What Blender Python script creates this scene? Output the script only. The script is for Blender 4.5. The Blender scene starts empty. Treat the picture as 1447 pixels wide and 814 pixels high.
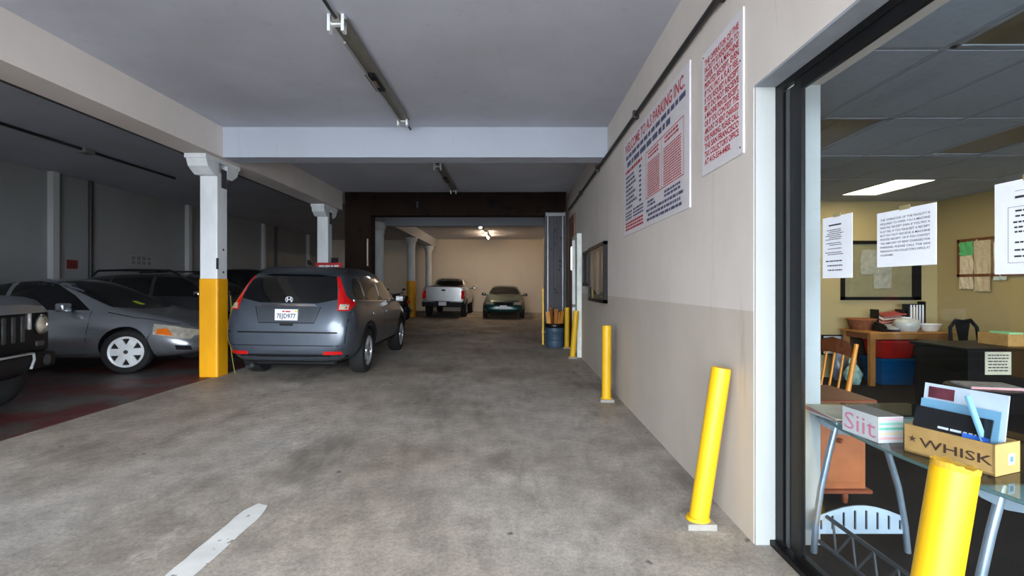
import bpy, bmesh, math, random
from mathutils import Vector, Matrix, Euler
from mathutils.bvhtree import BVHTree

random.seed(7)
S = bpy.context.scene
COL = S.collection
R = math.radians

# ------------------------------------------------------------------ camera
cam = bpy.data.cameras.new('camera'); camo = bpy.data.objects.new('camera', cam); COL.objects.link(camo)
camo.location = (0, 0, 1.42); camo.rotation_euler = (R(90), 0, 0)
cam.sensor_width = 36; cam.lens = 690 / 1447 * 36
cam.shift_x = -4.5 / 1447; cam.shift_y = -3 / 1447
cam.clip_start = 0.02; cam.clip_end = 300
S.camera = camo

# ------------------------------------------------------------------ world: even overcast daylight
w = bpy.data.worlds.new('overcast_sky'); S.world = w; w.use_nodes = True
bg = w.node_tree.nodes['Background']; bg.inputs[0].default_value = (0.86, 0.93, 1.0, 1); bg.inputs[1].default_value = 9.0
for loc, rot, sx, sy in (((-1.5, -3.98, 1.85), (R(90), 0, 0), 6.0, 3.8), ((4.1, -3.98, 1.4), (R(90), 0, 0), 4.8, 2.3)):
    pl = bpy.data.lights.new('street_opening', 'AREA'); pl.shape = 'RECTANGLE'; pl.size = sx; pl.size_y = sy
    pl.cycles.is_portal = True                     # only guides sampling of the sky, gives no light itself
    po = bpy.data.objects.new('street_opening', pl); COL.objects.link(po); po.location = loc; po.rotation_euler = rot
vs = S.view_settings
vs.view_transform = 'Standard'; vs.look = 'None'; vs.gamma = 1; vs.use_curve_mapping = False
vs.exposure = 1.25

# ------------------------------------------------------------------ materials
def lin(c):
    return tuple(((v / 255) / 12.92 if v / 255 <= .04045 else ((v / 255 + .055) / 1.055) ** 2.4) for v in c) + (1,)
MATS = {}
def nodes(name):
    m = bpy.data.materials.new(name); m.use_nodes = True
    nt = m.node_tree; return m, nt, nt.nodes['Principled BSDF']
def N(nt, t, **k):
    n = nt.nodes.new(t)
    for a, b in k.items(): setattr(n, a, b)
    return n
def ramp(nt, stops):
    r = N(nt, 'ShaderNodeValToRGB'); e = r.color_ramp.elements
    e[0].position, e[0].color = stops[0]; e[1].position, e[1].color = stops[1]
    for p, c in stops[2:]:
        x = e.new(p); x.color = c
    return r
def mix(nt, a, b, f, mode='MIX'):
    n = N(nt, 'ShaderNodeMix', data_type='RGBA', blend_type=mode)
    for sock, v in ((n.inputs[0], f), (n.inputs[6], a), (n.inputs[7], b)):
        if hasattr(v, 'is_output'): nt.links.new(v, sock)
        else: sock.default_value = v
    return n.outputs[2]
def noise(nt, scale, detail=4, rough=.6, vec=None, stretch=None):
    n = N(nt, 'ShaderNodeTexNoise'); n.inputs['Scale'].default_value = scale
    n.inputs['Detail'].default_value = detail; n.inputs['Roughness'].default_value = rough
    tc = N(nt, 'ShaderNodeTexCoord'); v = tc.outputs['Object']
    if stretch:
        mp = N(nt, 'ShaderNodeMapping'); mp.inputs['Scale'].default_value = stretch
        nt.links.new(v, mp.inputs[0]); v = mp.outputs[0]
    nt.links.new(v, n.inputs['Vector']); return n.outputs['Fac']
def mat(name, c, rough=.5, metal=0, var=.12, scale=6, bump=0, coat=0, emit=None, es=0, spec=.5):
    if name in MATS: return MATS[name]
    m, nt, b = nodes(name); c = lin(c)
    f = noise(nt, scale)
    r = ramp(nt, [(.3, tuple(v * (1 - var) for v in c[:3]) + (1,)), (.7, tuple(min(1, v * (1 + var)) for v in c[:3]) + (1,))])
    nt.links.new(f, r.inputs[0]); nt.links.new(r.outputs[0], b.inputs['Base Color'])
    b.inputs['Roughness'].default_value = rough; b.inputs['Metallic'].default_value = metal
    b.inputs['Coat Weight'].default_value = coat; b.inputs['Coat Roughness'].default_value = .12
    b.inputs['Specular IOR Level'].default_value = spec
    if emit: b.inputs['Emission Color'].default_value = lin(emit); b.inputs['Emission Strength'].default_value = es
    if bump:
        bp = N(nt, 'ShaderNodeBump'); bp.inputs['Strength'].default_value = bump; bp.inputs['Distance'].default_value = .01
        nt.links.new(noise(nt, scale * 8), bp.inputs['Height']); nt.links.new(bp.outputs[0], b.inputs['Normal'])
    MATS[name] = m; return m

def concrete(name, dark, light, stain, spots=True, red=None, rough=.62):
    m, nt, b = nodes(name)
    a = ramp(nt, [(.30, lin(dark)), (.68, lin(light))]); nt.links.new(noise(nt, .55, 7, .68), a.inputs[0])
    fine = ramp(nt, [(.34, (.55, .55, .55, 1)), (.62, (1.12, 1.12, 1.12, 1))]); nt.links.new(noise(nt, 4.5, 12, .82), fine.inputs[0])
    c = mix(nt, a.outputs[0], fine.outputs[0], .8, 'MULTIPLY')
    grit = ramp(nt, [(.40, (.55, .54, .52, 1)), (.56, (1.05, 1.05, 1.05, 1))]); nt.links.new(noise(nt, 55, 6, .8), grit.inputs[0])
    c = mix(nt, c, grit.outputs[0], .55, 'MULTIPLY')
    tone = ramp(nt, [(.40, (1.03, .97, .90, 1)), (.60, (.97, .99, 1.02, 1))]); nt.links.new(noise(nt, .28, 3, .5), tone.inputs[0])
    c = mix(nt, c, tone.outputs[0], 1.0, 'MULTIPLY')
    st = ramp(nt, [(.53, (0, 0, 0, 1)), (.72, (1, 1, 1, 1))]); nt.links.new(noise(nt, .9, 6, .7, stretch=(1.6, .5, 1)), st.inputs[0])
    c = mix(nt, c, lin(stain), st.outputs[0])
    pale = ramp(nt, [(.60, (0, 0, 0, 1)), (.75, (.45, .45, .45, 1))]); nt.links.new(noise(nt, 2.3, 8, .75, stretch=(1, .55, 1)), pale.inputs[0])
    c = mix(nt, c, lin(tuple(min(255, v + 30) for v in light)), pale.outputs[0])
    if red:
        rr = ramp(nt, [(.46, (0, 0, 0, 1)), (.54, (.85, .85, .85, 1))]); nt.links.new(noise(nt, .8, 6, .65, stretch=(.9, 1.3, 1)), rr.inputs[0])
        c = mix(nt, c, lin(red), rr.outputs[0])
    if spots:
        vo = N(nt, 'ShaderNodeTexVoronoi', voronoi_dimensions='2D'); vo.inputs['Scale'].default_value = 1.9
        tc = N(nt, 'ShaderNodeTexCoord'); wob = N(nt, 'ShaderNodeTexNoise'); wob.inputs['Scale'].default_value = 16; nt.links.new(tc.outputs['Object'], wob.inputs['Vector'])
        sc = N(nt, 'ShaderNodeVectorMath', operation='SCALE'); sc.inputs['Scale'].default_value = .07; nt.links.new(wob.outputs['Color'], sc.inputs[0])
        ad = N(nt, 'ShaderNodeVectorMath', operation='ADD'); nt.links.new(tc.outputs['Object'], ad.inputs[0]); nt.links.new(sc.outputs[0], ad.inputs[1]); nt.links.new(ad.outputs[0], vo.inputs['Vector'])
        sr = ramp(nt, [(.02, (.75, .75, .75, 1)), (.05, (0, 0, 0, 1))]); nt.links.new(vo.outputs['Distance'], sr.inputs[0])
        few = ramp(nt, [(.54, (0, 0, 0, 1)), (.60, (1, 1, 1, 1))]); nt.links.new(noise(nt, 1.7, 2, .5), few.inputs[0])
        c = mix(nt, c, lin((45, 42, 40)), mix(nt, sr.outputs[0], few.outputs[0], 1.0, 'MULTIPLY'))
    nt.links.new(c, b.inputs['Base Color'])
    rg = ramp(nt, [(.3, (rough - .17,) * 3 + (1,)), (.7, (rough + .18,) * 3 + (1,))]); nt.links.new(noise(nt, 1.3, 6), rg.inputs[0])
    nt.links.new(rg.outputs[0], b.inputs['Roughness'])
    bp = N(nt, 'ShaderNodeBump'); bp.inputs['Strength'].default_value = .25; bp.inputs['Distance'].default_value = .01
    nt.links.new(noise(nt, 18, 8, .7), bp.inputs['Height']); nt.links.new(bp.outputs[0], b.inputs['Normal'])
    return m

def wallpaint(name, upper, lower=None, zsplit=1.28, streak=.5, rough=.75):
    m, nt, b = nodes(name)
    c = lin(upper)
    tc = N(nt, 'ShaderNodeTexCoord'); sp = N(nt, 'ShaderNodeSeparateXYZ'); nt.links.new(tc.outputs['Object'], sp.inputs[0])
    if lower:
        g = N(nt, 'ShaderNodeMath', operation='GREATER_THAN'); g.inputs[1].default_value = zsplit; nt.links.new(sp.outputs[2], g.inputs[0])
        c = mix(nt, lin(lower), lin(upper), g.outputs[0])
    k = ramp(nt, [(.3, (.84, .83, .81, 1)), (.62, (1, 1, 1, 1))]); nt.links.new(noise(nt, .8, 7, .65, stretch=(1, 1, .7)), k.inputs[0])
    c = mix(nt, c, k.outputs[0], streak, 'MULTIPLY')
    s2 = ramp(nt, [(.60, (1, 1, 1, 1)), (.78, (.72, .68, .62, 1))]); nt.links.new(noise(nt, 1.6, 7, .7, stretch=(3, 3, .35)), s2.inputs[0])
    c = mix(nt, c, s2.outputs[0], streak, 'MULTIPLY')
    nt.links.new(c, b.inputs['Base Color']); b.inputs['Roughness'].default_value = rough
    bp = N(nt, 'ShaderNodeBump'); bp.inputs['Strength'].default_value = .15; bp.inputs['Distance'].default_value = .01
    nt.links.new(noise(nt, 12, 8, .7), bp.inputs['Height']); nt.links.new(bp.outputs[0], b.inputs['Normal'])
    return m

def emission(name, c, s):
    m = bpy.data.materials.new(name); m.use_nodes = True; nt = m.node_tree; nt.nodes.clear()
    e = N(nt, 'ShaderNodeEmission'); e.inputs[0].default_value = lin(c); e.inputs[1].default_value = s
    o = N(nt, 'ShaderNodeOutputMaterial'); nt.links.new(e.outputs[0], o.inputs[0]); return m
def clearglass(name, tint=(.92, .95, .97), ior=1.45, rough=0.0):
    m = bpy.data.materials.new(name); m.use_nodes = True; nt = m.node_tree; nt.nodes.clear()
    t = N(nt, 'ShaderNodeBsdfTransparent'); t.inputs[0].default_value = tint + (1,)
    g = N(nt, 'ShaderNodeBsdfGlossy'); g.inputs['Roughness'].default_value = rough
    fr = N(nt, 'ShaderNodeFresnel'); fr.inputs[0].default_value = ior
    mx = N(nt, 'ShaderNodeMixShader'); o = N(nt, 'ShaderNodeOutputMaterial')
    ge = N(nt, 'ShaderNodeNewGeometry'); iv = N(nt, 'ShaderNodeMath', operation='SUBTRACT'); iv.inputs[0].default_value = 1
    mu = N(nt, 'ShaderNodeMath', operation='MULTIPLY'); nt.links.new(ge.outputs['Backfacing'], iv.inputs[1])
    nt.links.new(fr.outputs[0], mu.inputs[0]); nt.links.new(iv.outputs[0], mu.inputs[1])      # reflect on the outer face of the pane only
    nt.links.new(mu.outputs[0], mx.inputs[0]); nt.links.new(t.outputs[0], mx.inputs[1]); nt.links.new(g.outputs[0], mx.inputs[2])
    nt.links.new(mx.outputs[0], o.inputs[0]); return m

def weathered(name, c, chip, amount=.72, rough=.45, scale=9, spec=.5):
    m, nt, b = nodes(name)
    k = ramp(nt, [(.3, tuple(v * .82 for v in lin(c)[:3]) + (1,)), (.6, lin(c))]); nt.links.new(noise(nt, 3, 5, .6, stretch=(1, 1, .4)), k.inputs[0])
    ch = ramp(nt, [(amount, (0, 0, 0, 1)), (amount + .03, (1, 1, 1, 1))]); nt.links.new(noise(nt, scale, 6, .6), ch.inputs[0])
    nt.links.new(mix(nt, k.outputs[0], lin(chip), ch.outputs[0]), b.inputs['Base Color'])
    b.inputs['Roughness'].default_value = rough; b.inputs['Specular IOR Level'].default_value = spec; return m

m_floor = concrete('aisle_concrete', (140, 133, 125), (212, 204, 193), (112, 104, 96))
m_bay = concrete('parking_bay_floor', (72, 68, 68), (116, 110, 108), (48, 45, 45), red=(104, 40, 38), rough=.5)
m_ceil = wallpaint('ceiling_paint', (196, 199, 212), streak=.8)
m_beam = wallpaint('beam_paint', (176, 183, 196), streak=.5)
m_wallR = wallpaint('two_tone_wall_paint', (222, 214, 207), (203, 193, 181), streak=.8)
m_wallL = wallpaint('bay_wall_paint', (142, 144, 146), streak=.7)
m_back = wallpaint('back_wall_paint', (225, 214, 198), streak=.5)
m_white = wallpaint('white_reveal_paint', (174, 179, 179), streak=.3)
m_off = wallpaint('office_wall_paint', (172, 155, 110), streak=.2)
m_carpet = mat('dark_carpet', (34, 32, 32), .95, var=.3, scale=40, bump=.3, spec=.1)
m_tile = mat('ceiling_tile', (158, 168, 184), .9, var=.06, scale=20, bump=.1)
m_tbar = mat('ceiling_grid', (146, 154, 166), .6)
m_blk = mat('black_frame', (18, 18, 20), .4, var=.2, spec=.22)
m_dgrey = mat('dark_grey_metal', (62, 66, 70), .4, .3)
m_glass = clearglass('window_glass')
m_yel = weathered('yellow_bollard_paint', (232, 182, 20), (200, 146, 66), .80)
m_colY = weathered('amber_column_paint', (240, 168, 8), (120, 80, 20), .74, rough=.5)
m_colW = weathered('white_column_paint', (224, 228, 232), (120, 116, 110), .70)
m_conc = mat('pale_concrete', (150, 146, 139), .8, bump=.2)
m_steel = weathered('galvanised_steel', (70, 70, 76), (38, 35, 34), .62, rough=.5, scale=7, spec=.25)
m_rust = weathered('dark_brown_steel', (36, 25, 20), (20, 16, 15), .55, rough=.7, scale=4, spec=.08)
m_pipe = mat('dark_conduit', (52, 50, 52), .5, .2)
m_tire = mat('tire_rubber', (24, 24, 25), .85)
m_plast = mat('black_plastic', (20, 21, 23), .6, spec=.25)
m_cglass = mat('dark_car_glass', (10, 12, 13), .05, coat=.6, var=.05)
m_chrome = mat('chrome', (215, 218, 222), .12, 1)
m_silver = mat('silver_rim', (196, 200, 204), .32, .55)
m_red = mat('red_lens', (190, 20, 22), .15, coat=.6, emit=(200, 15, 15), es=.03)
m_amber = mat('amber_lens', (226, 110, 28), .2, coat=.5)
m_clear = mat('clear_lamp_lens', (214, 208, 190), .22, .45, coat=.6, var=.3, scale=14)
m_plate = mat('plate_white', (225, 226, 230), .4, var=.04)
m_ink = mat('navy_ink', (34, 38, 78), .6)
m_inkblk = mat('black_ink', (45, 45, 52), .7)
m_inkred = mat('red_ink', (188, 42, 56), .6)
m_paper = mat('white_paper', (226, 230, 238), .8, var=.04)
m_sign = mat('sign_white', (222, 218, 222), .45, var=.05)

# ------------------------------------------------------------------ helpers
class MB:
    def __init__(s): s.v = []; s.f = []
    def add(s, vs, fs):
        o = len(s.v); s.v += [Vector(v) for v in vs]; s.f += [tuple(i + o for i in f) for f in fs]; return s
    def box(s, x0, x1, y0, y1, z0, z1, M=None):
        vs = [Vector((x, y, z)) for z in (z0, z1) for x, y in ((x0, y0), (x1, y0), (x1, y1), (x0, y1))]
        if M is not None: vs = [M @ v for v in vs]
        return s.add(vs, [(3, 2, 1, 0), (4, 5, 6, 7), (0, 1, 5, 4), (1, 2, 6, 5), (2, 3, 7, 6), (3, 0, 4, 7)])
    def rbox(s, x0, x1, y0, y1, z0, z1, r=.02, seg=2, M=None):
        bm = bmesh.new(); bmesh.ops.create_cube(bm, size=1)
        for v in bm.verts: v.co = Vector(((x0 + x1) / 2 + v.co.x * (x1 - x0), (y0 + y1) / 2 + v.co.y * (y1 - y0), (z0 + z1) / 2 + v.co.z * (z1 - z0)))
        bmesh.ops.bevel(bm, geom=bm.edges[:], offset=r, segments=seg, affect='EDGES', profile=.5)
        return s.bm(bm, M)
    def bm(s, bm, M=None):
        bm.verts.index_update()
        vs = [(M @ v.co if M is not None else v.co.copy()) for v in bm.verts]
        s.add(vs, [tuple(v.index for v in f.verts) for f in bm.faces]); bm.free(); return s
    def tube(s, pts, r, n=10, cap=True):
        pts = [Vector(p) for p in pts]; rs = r if isinstance(r, (list, tuple)) else [r] * len(pts)
        rings = []; up = None
        for i, p in enumerate(pts):
            t = (pts[min(i + 1, len(pts) - 1)] - pts[max(i - 1, 0)]).normalized()
            if up is None:
                a = Vector((0, 0, 1)) if abs(t.z) < .9 else Vector((1, 0, 0)); up = t.cross(a).normalized()
            up = (up - t * up.dot(t)).normalized(); b = t.cross(up)
            rings.append([p + (up * math.cos(2 * math.pi * k / n) + b * math.sin(2 * math.pi * k / n)) * rs[i] for k in range(n)])
        vs = [v for rg in rings for v in rg]; fs = []
        for i in range(len(rings) - 1):
            for k in range(n): fs.append((i * n + k, i * n + (k + 1) % n, (i + 1) * n + (k + 1) % n, (i + 1) * n + k))
        if cap: fs += [tuple(reversed(range(n))), tuple(range((len(rings) - 1) * n, len(rings) * n))]
        return s.add(vs, fs)
    def lathe(s, prof, n=24, M=None, cap=True):
        vs = []; fs = []
        for r_, z in prof: vs += [Vector((r_ * math.cos(2 * math.pi * k / n), r_ * math.sin(2 * math.pi * k / n), z)) for k in range(n)]
        for i in range(len(prof) - 1):
            for k in range(n): fs.append((i * n + k, i * n + (k + 1) % n, (i + 1) * n + (k + 1) % n, (i + 1) * n + k))
        if cap: fs += [tuple(reversed(range(n))), tuple(range((len(prof) - 1) * n, len(prof) * n))]
        if M is not None: vs = [M @ v for v in vs]
        return s.add(vs, fs)
    def prism(s, poly, ext):           # poly: list of 3D points, ext: vector
        ext = Vector(ext); n = len(poly); a = [Vector(p) for p in poly]
        fs = [tuple(reversed(range(n))), tuple(range(n, 2 * n))] + [(i, (i + 1) % n, n + (i + 1) % n, n + i) for i in range(n)]
        return s.add(a + [p + ext for p in a], fs)
    def build(s, name, m, parent=None, local=False, smooth=None):
        me = bpy.data.meshes.new(name); off = Vector((0, 0, 0))
        if parent is not None and not local:
            p = parent
            while p is not None: off += p.location; p = p.parent
        me.from_pydata([v - off for v in s.v], [], s.f)
        bm = bmesh.new(); bm.from_mesh(me); bmesh.ops.recalc_face_normals(bm, faces=bm.faces[:]); bm.to_mesh(me); bm.free()
        return link(name, me, m, parent, smooth)
def link(name, me, m, parent=None, smooth=None):
    if m is not None and not me.materials: me.materials.append(m)
    if smooth:
        me.shade_smooth(); me.set_sharp_from_angle(angle=R(smooth))
    o = bpy.data.objects.new(name, me); COL.objects.link(o)
    if parent is not None: o.parent = parent
    return o
def tag(o, label, cat, group=None, kind=None):
    if label: o['label'] = label
    if cat: o['category'] = cat
    if group: o['group'] = group
    if kind: o['kind'] = kind
    return o
def struct(o, label, cat): return tag(o, label, cat, kind='structure')
def thing(name, label, cat, loc=(0, 0, 0), rz=0, group=None, mtx=None):
    o = bpy.data.objects.new(name, None); COL.objects.link(o); o.empty_display_size = .1
    o.location = loc; o.rotation_euler = (0, 0, rz)
    if mtx is not None: o.rotation_euler = mtx.to_euler()
    return tag(o, label, cat, group)
def copy_tree(o, parent=None):
    c = o.copy(); COL.objects.link(c)
    if parent is not None: c.parent = parent
    for ch in list(o.children): copy_tree(ch, c)
    return c
def zf(x): return .019 * (1.3135 - max(-4.35, min(1.3135, x)))

# lettering -------------------------------------------------------
_glyph = {}
def line_geo(t, bold=.015):
    if (t, bold) in _glyph: return _glyph[(t, bold)]
    cu = bpy.data.curves.new('lettering', 'FONT'); cu.body = t; cu.size = 1; cu.offset = bold; cu.resolution_u = 2
    ob = bpy.data.objects.new('lettering', cu); COL.objects.link(ob)
    dg = bpy.context.evaluated_depsgraph_get(); me = ob.evaluated_get(dg).to_mesh()
    vs = [v.co.copy() for v in me.vertices]; fs = [tuple(p.vertices) for p in me.polygons]
    ob.evaluated_get(dg).to_mesh_clear(); bpy.data.objects.remove(ob); bpy.data.curves.remove(cu)
    x0 = min(v.x for v in vs); x1 = max(v.x for v in vs)
    y0, y1 = 0, .70
    g = ([((v.x - x0) / (x1 - x0), (v.y - y0) / (y1 - y0)) for v in vs], fs, (x1 - x0) / (y1 - y0)); _glyph[(t, bold)] = g; return g
class Page:        # a flat printed face: O = top-left corner, U to the right, V downward, both unit vectors
    def __init__(s, O, U, V, e=.0015):
        s.O = Vector(O); s.U = Vector(U); s.V = Vector(V); s.N = s.V.cross(s.U).normalized(); s.e = e
    def pt(s, u, v): return s.O + s.U * u + s.V * v + s.N * s.e
    def text(s, mb, t, u, v, h, wmax=None, fit=False, bold=.015):
        vs, fs, asp = line_geo(t, bold); wd = asp * h
        if fit or (wmax and wd > wmax): wd = wmax
        mb.add([s.pt(u + a * wd, v + h - b * h) for a, b in vs], fs); return wd
    def rect(s, mb, u0, v0, u1, v1): mb.add([s.pt(u0, v0), s.pt(u1, v0), s.pt(u1, v1), s.pt(u0, v1)], [(0, 1, 2, 3)])
    def greek(s, mb, u0, u1, v, h, rnd, fill=.85):     # unreadable small print: word-long dashes
        u = u0; end = u0 + (u1 - u0) * fill
        while u < end:
            wl = rnd.uniform(1.2, 4.2) * h; e = min(u + wl, u1); s.rect(mb, u, v, e, v + h); u = e + h * .55

# ------------------------------------------------------------------ the setting
XR = 1.3135; XI = 1.676; ZC = 3.68; LX = -9.9; Y0 = -4.0; YB = 25.8; ZR = 3.88; ZL = 3.85
fl = MB().prism([(1.5, Y0, 0), (1.5, Y0, -.3), (-4.35, Y0, -.3), (-4.35, Y0, zf(-4.35)), (XR, Y0, 0)], (0, YB + .2 - Y0, 0)).build('floor', m_floor)
struct(fl, 'stained grey concrete floor of the garage aisle', 'floor')
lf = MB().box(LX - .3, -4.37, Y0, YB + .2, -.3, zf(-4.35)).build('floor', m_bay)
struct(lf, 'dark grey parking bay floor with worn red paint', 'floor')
jt = MB().box(-4.372, -4.348, Y0, YB + .2, -.3, zf(-4.35) - .006).build('floor_joint', mat('joint_dirt', (34, 31, 30), .9), lf)
st = MB().box(-40, 40, -40, Y0, -.4, -.02).build('ground_street', mat('street_asphalt', (150, 148, 146), .9, bump=.2)); struct(st, 'pale street pavement outside the garage opening', 'street')
rr = random.Random(3)
L_, R_ = [], []
for i in range(42):
    y = 3.06 - i * .09; taper = .04 if i == 0 else 0
    L_.append((-1.648 + taper + rr.uniform(-.006, .006), y + rr.uniform(-.01, .01))); R_.append((-1.512 - taper * .6 + rr.uniform(-.006, .006), y - .03 + rr.uniform(-.01, .01)))
m = MB(); vs_ = [(x, y, zf(x) + .002) for x, y in L_] + [(x, y, zf(x) + .002) for x, y in R_]
m.add(vs_, [(i, i + 1, 43 + i, 42 + i) for i in range(41)])
m.build('painted_line', weathered('worn_white_line_paint', (226, 226, 222), (150, 146, 140), .62, .8, 14), fl)

cf = MB().box(-4.56, XR, Y0, 12.1, ZC, ZC + .25).build('ceiling', m_ceil); struct(cf, 'blue-grey painted concrete ceiling over the aisle', 'ceiling')
cl = MB().box(LX, -4.5, Y0, YB, ZL, ZL + .2).build('ceiling', m_ceil); struct(cl, 'shaded grey ceiling over the left parking bays', 'ceiling')
cr = MB().box(-4.5, 1.75, 12.1, YB, ZR, ZR + .2).build('ceiling', m_ceil); struct(cr, 'warm lit ceiling of the rear garage section', 'ceiling')

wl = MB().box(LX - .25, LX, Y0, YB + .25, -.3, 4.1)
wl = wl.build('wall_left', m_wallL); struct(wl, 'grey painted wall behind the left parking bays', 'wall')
for y in (1.9, 6.1, 10.4, 14.7, 19.1, 23.2): MB().box(LX, LX + .13, y - .07, y + .07, .1, ZL).build('pilaster', wallpaint('pilaster_paint', (178, 180, 182), streak=.3) if y == 1.9 else bpy.data.materials['pilaster_paint'], wl)
for y in (11.33, 20.1): MB().tube([(LX + .05, y, .1), (LX + .05, y, ZL)], .045).build('drain_pipe', m_pipe, wl, smooth=40)
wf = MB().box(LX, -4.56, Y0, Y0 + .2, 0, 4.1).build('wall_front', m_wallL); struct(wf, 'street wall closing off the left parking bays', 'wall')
wb = MB().box(LX, 2.0, YB, YB + .25, -.3, 4.1).build('wall_back', m_back); struct(wb, 'cream wall at the far end of the garage', 'wall')
wr = MB().box(XR, XI, 2.69, 12.1, -.1, ZC + .2)
wr = wr.build('wall_right', m_wallR); struct(wr, 'long off-white side wall with a beige lower band', 'wall')
wh_ = MB().box(XR, XI, Y0, 2.69, 2.52, ZC + .2).build('wall_header', m_wallR); struct(wh_, 'off-white wall strip above the office window', 'wall')
MB().box(XR + .004, XI - .004, 2.675, 2.69, -.02, 2.52).build('reveal', m_white, wr)
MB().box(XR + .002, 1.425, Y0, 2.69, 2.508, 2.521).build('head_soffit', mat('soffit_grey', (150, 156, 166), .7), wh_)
rb = MB().box(1.46, 1.75, 12.1, YB, -.1, 4.1).build('wall_right', m_back); struct(rb, 'cream side wall of the rear garage section', 'wall')

# beams
b1 = MB().box(-4.56, -4.16, Y0, 11.75, 3.25, ZL).build('trim_1', wallpaint('bounce_lit_beam_paint', (224, 216, 211), streak=.6)); struct(b1, 'long white ceiling beam resting on the column row', 'beam')  # warm bounce light on this beam is put into its lighter paint colour
b2 = MB().box(-4.16, XR, 6.95, 7.27, 3.25, ZC).build('trim_2', m_beam); struct(b2, 'white cross beam spanning the aisle above the bollards', 'beam')
b3 = MB().box(-4.56, -4.16, 12.1, YB, 3.46, ZR).build('trim_3', m_beam); struct(b3, 'rear ceiling beam on round columns', 'beam')
b4 = MB().box(-4.16, 1.46, 15.6, 15.9, 3.34, ZR).build('trim_4', m_beam); struct(b4, 'shadowed cross beam behind the dark steel portal', 'beam')

# steel portal
pt = thing('steel_portal', 'dark brown steel portal framing the rear garage section', 'portal', (-1.4, 11.9, 0))
MB().box(-4.10, -3.47, 11.75, 12.1, zf(-3.8) - .03, ZC).build('post', m_rust, pt)
MB().box(-3.56, -3.53, 11.72, 11.752, 1.9, 2.55).build('conduit', mat('pale_conduit', (170, 160, 150), .5), pt)
p = MB().box(.94, 1.0, 11.78, 12.06, -.02, ZC).box(.72, .76, 11.75, 12.1, -.02, ZC).box(1.18, 1.225, 11.75, 12.1, -.02, ZC).box(.76, 1.18, 11.84, 11.9, -.02, ZC)
p.build('post', m_steel, pt)
MB().box(.74, 1.2, 11.742, 11.77, 3.10, 3.18).box(.77, .80, 11.745, 11.76, 0.1, 3.1).box(1.13, 1.16, 11.745, 11.76, 0.1, 3.1).build('guide_rail', mat('rail_grey', (120, 120, 126), .35, .5), pt)
MB().box(-3.47, .72, 11.77, 12.1, 3.12, ZC).box(.72, 1.225, 11.745, 11.752, 3.2, ZC).build('lintel', m_rust, pt)
MB().box(-3.47, .72, 11.75, 11.772, 3.12, 3.16).box(-3.47, .72, 11.75, 11.772, 3.60, 3.65).build('angle_iron', m_rust, pt)
MB().tube([(-2.35, 11.74, 3.45), (-2.35, 11.74, 3.3)], .03, 8).build('eye_bolt', m_dgrey, pt)
MB().box(.645, .69, 11.72, 11.76, .01, 1.36).build('corner_guard', m_yel, pt)
MB().box(.69, .72, 11.74, 11.77, .3, .33).build('latch', m_chrome, pt)

# columns
def capital(mb, x, y, z1):
    mb.box(x - .15, x + .15, y - .42, y + .42, z1 - .06, z1)
    for sgn in (-1, 1):
        mb.prism([(x - .14, y + sgn * .40, z1 - .06), (x - .14, y + sgn * .36, z1 - .16), (x - .14, y + sgn * .22, z1 - .25), (x - .14, y + sgn * .1, z1 - .25), (x - .14, y + sgn * .1, z1 - .06)], (.28, 0, 0))
labs = {7.145: 'square white column with amber painted foot beside grey SUV', 11.3: 'square white column next to the dark steel portal', 2.6: 'square white column near the street opening'}
for y in (2.6, 7.145, 11.3):
    x = -4.41; zb = zf(-4.35); h = .125
    c = thing('square_column', labs[y], 'column', (x, y, zb), group='columns along the aisle')
    MB().rbox(x - h, x + h, y - h, y + h, zb - .01, 3.06, .012).build('shaft', m_colW, c)
    q = MB(); capital(q, x, y, 3.25); q.build('bracket_capital', m_colW, c)
    MB().box(x + h, x + h + .012, y - .03, y + .09, 2.85, 3.12).build('steel_strap', m_steel, c)
    if y != 11.3: MB().rbox(x - h - .012, x + h + .012, y - h - .012, y + h + .012, zb - .01, 1.53 if y == 7.145 else 1.5, .025).build('painted_foot', m_colY, c)
    if y == 7.145:
        MB().box(x + h - .012, x + h + .008, y - h - .005, y - h + .02, 1.66, 1.82).build('chipped_patch', m_pipe, c)
        for zz in (1.95, 1.62): MB().lathe([(.016, 0), (.016, .008)], 8, Matrix.Translation((x + h, y + .02, zz)) @ Matrix.Rotation(R(90), 4, 'Y')).build('bolt_hole', m_pipe, c)
for y, foot, lab in ((15.77, False, 'thick round white column just behind the portal post'), (20.7, True, 'round white column with amber foot beside the motorcycle'), (24.9, False, 'round white column at the back wall')):
    x = -4.41; zb = zf(-4.35)
    c = thing('round_column', lab, 'column', (x, y, zb), group='round columns in the rear section')
    MB().lathe([(.17, zb - .01), (.165, 3.1), (.18, 3.12), (.185, 3.17), (.17, 3.2), (.26, 3.36), (.27, 3.46)], 24, Matrix.Translation((x, y, 0))).build('shaft', m_colW, c, smooth=40)
    if foot: MB().lathe([(.186, zb - .01), (.186, 1.62), (.17, 1.63)], 24, Matrix.Translation((x, y, 0))).build('painted_foot', m_colY, c, smooth=40)

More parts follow.
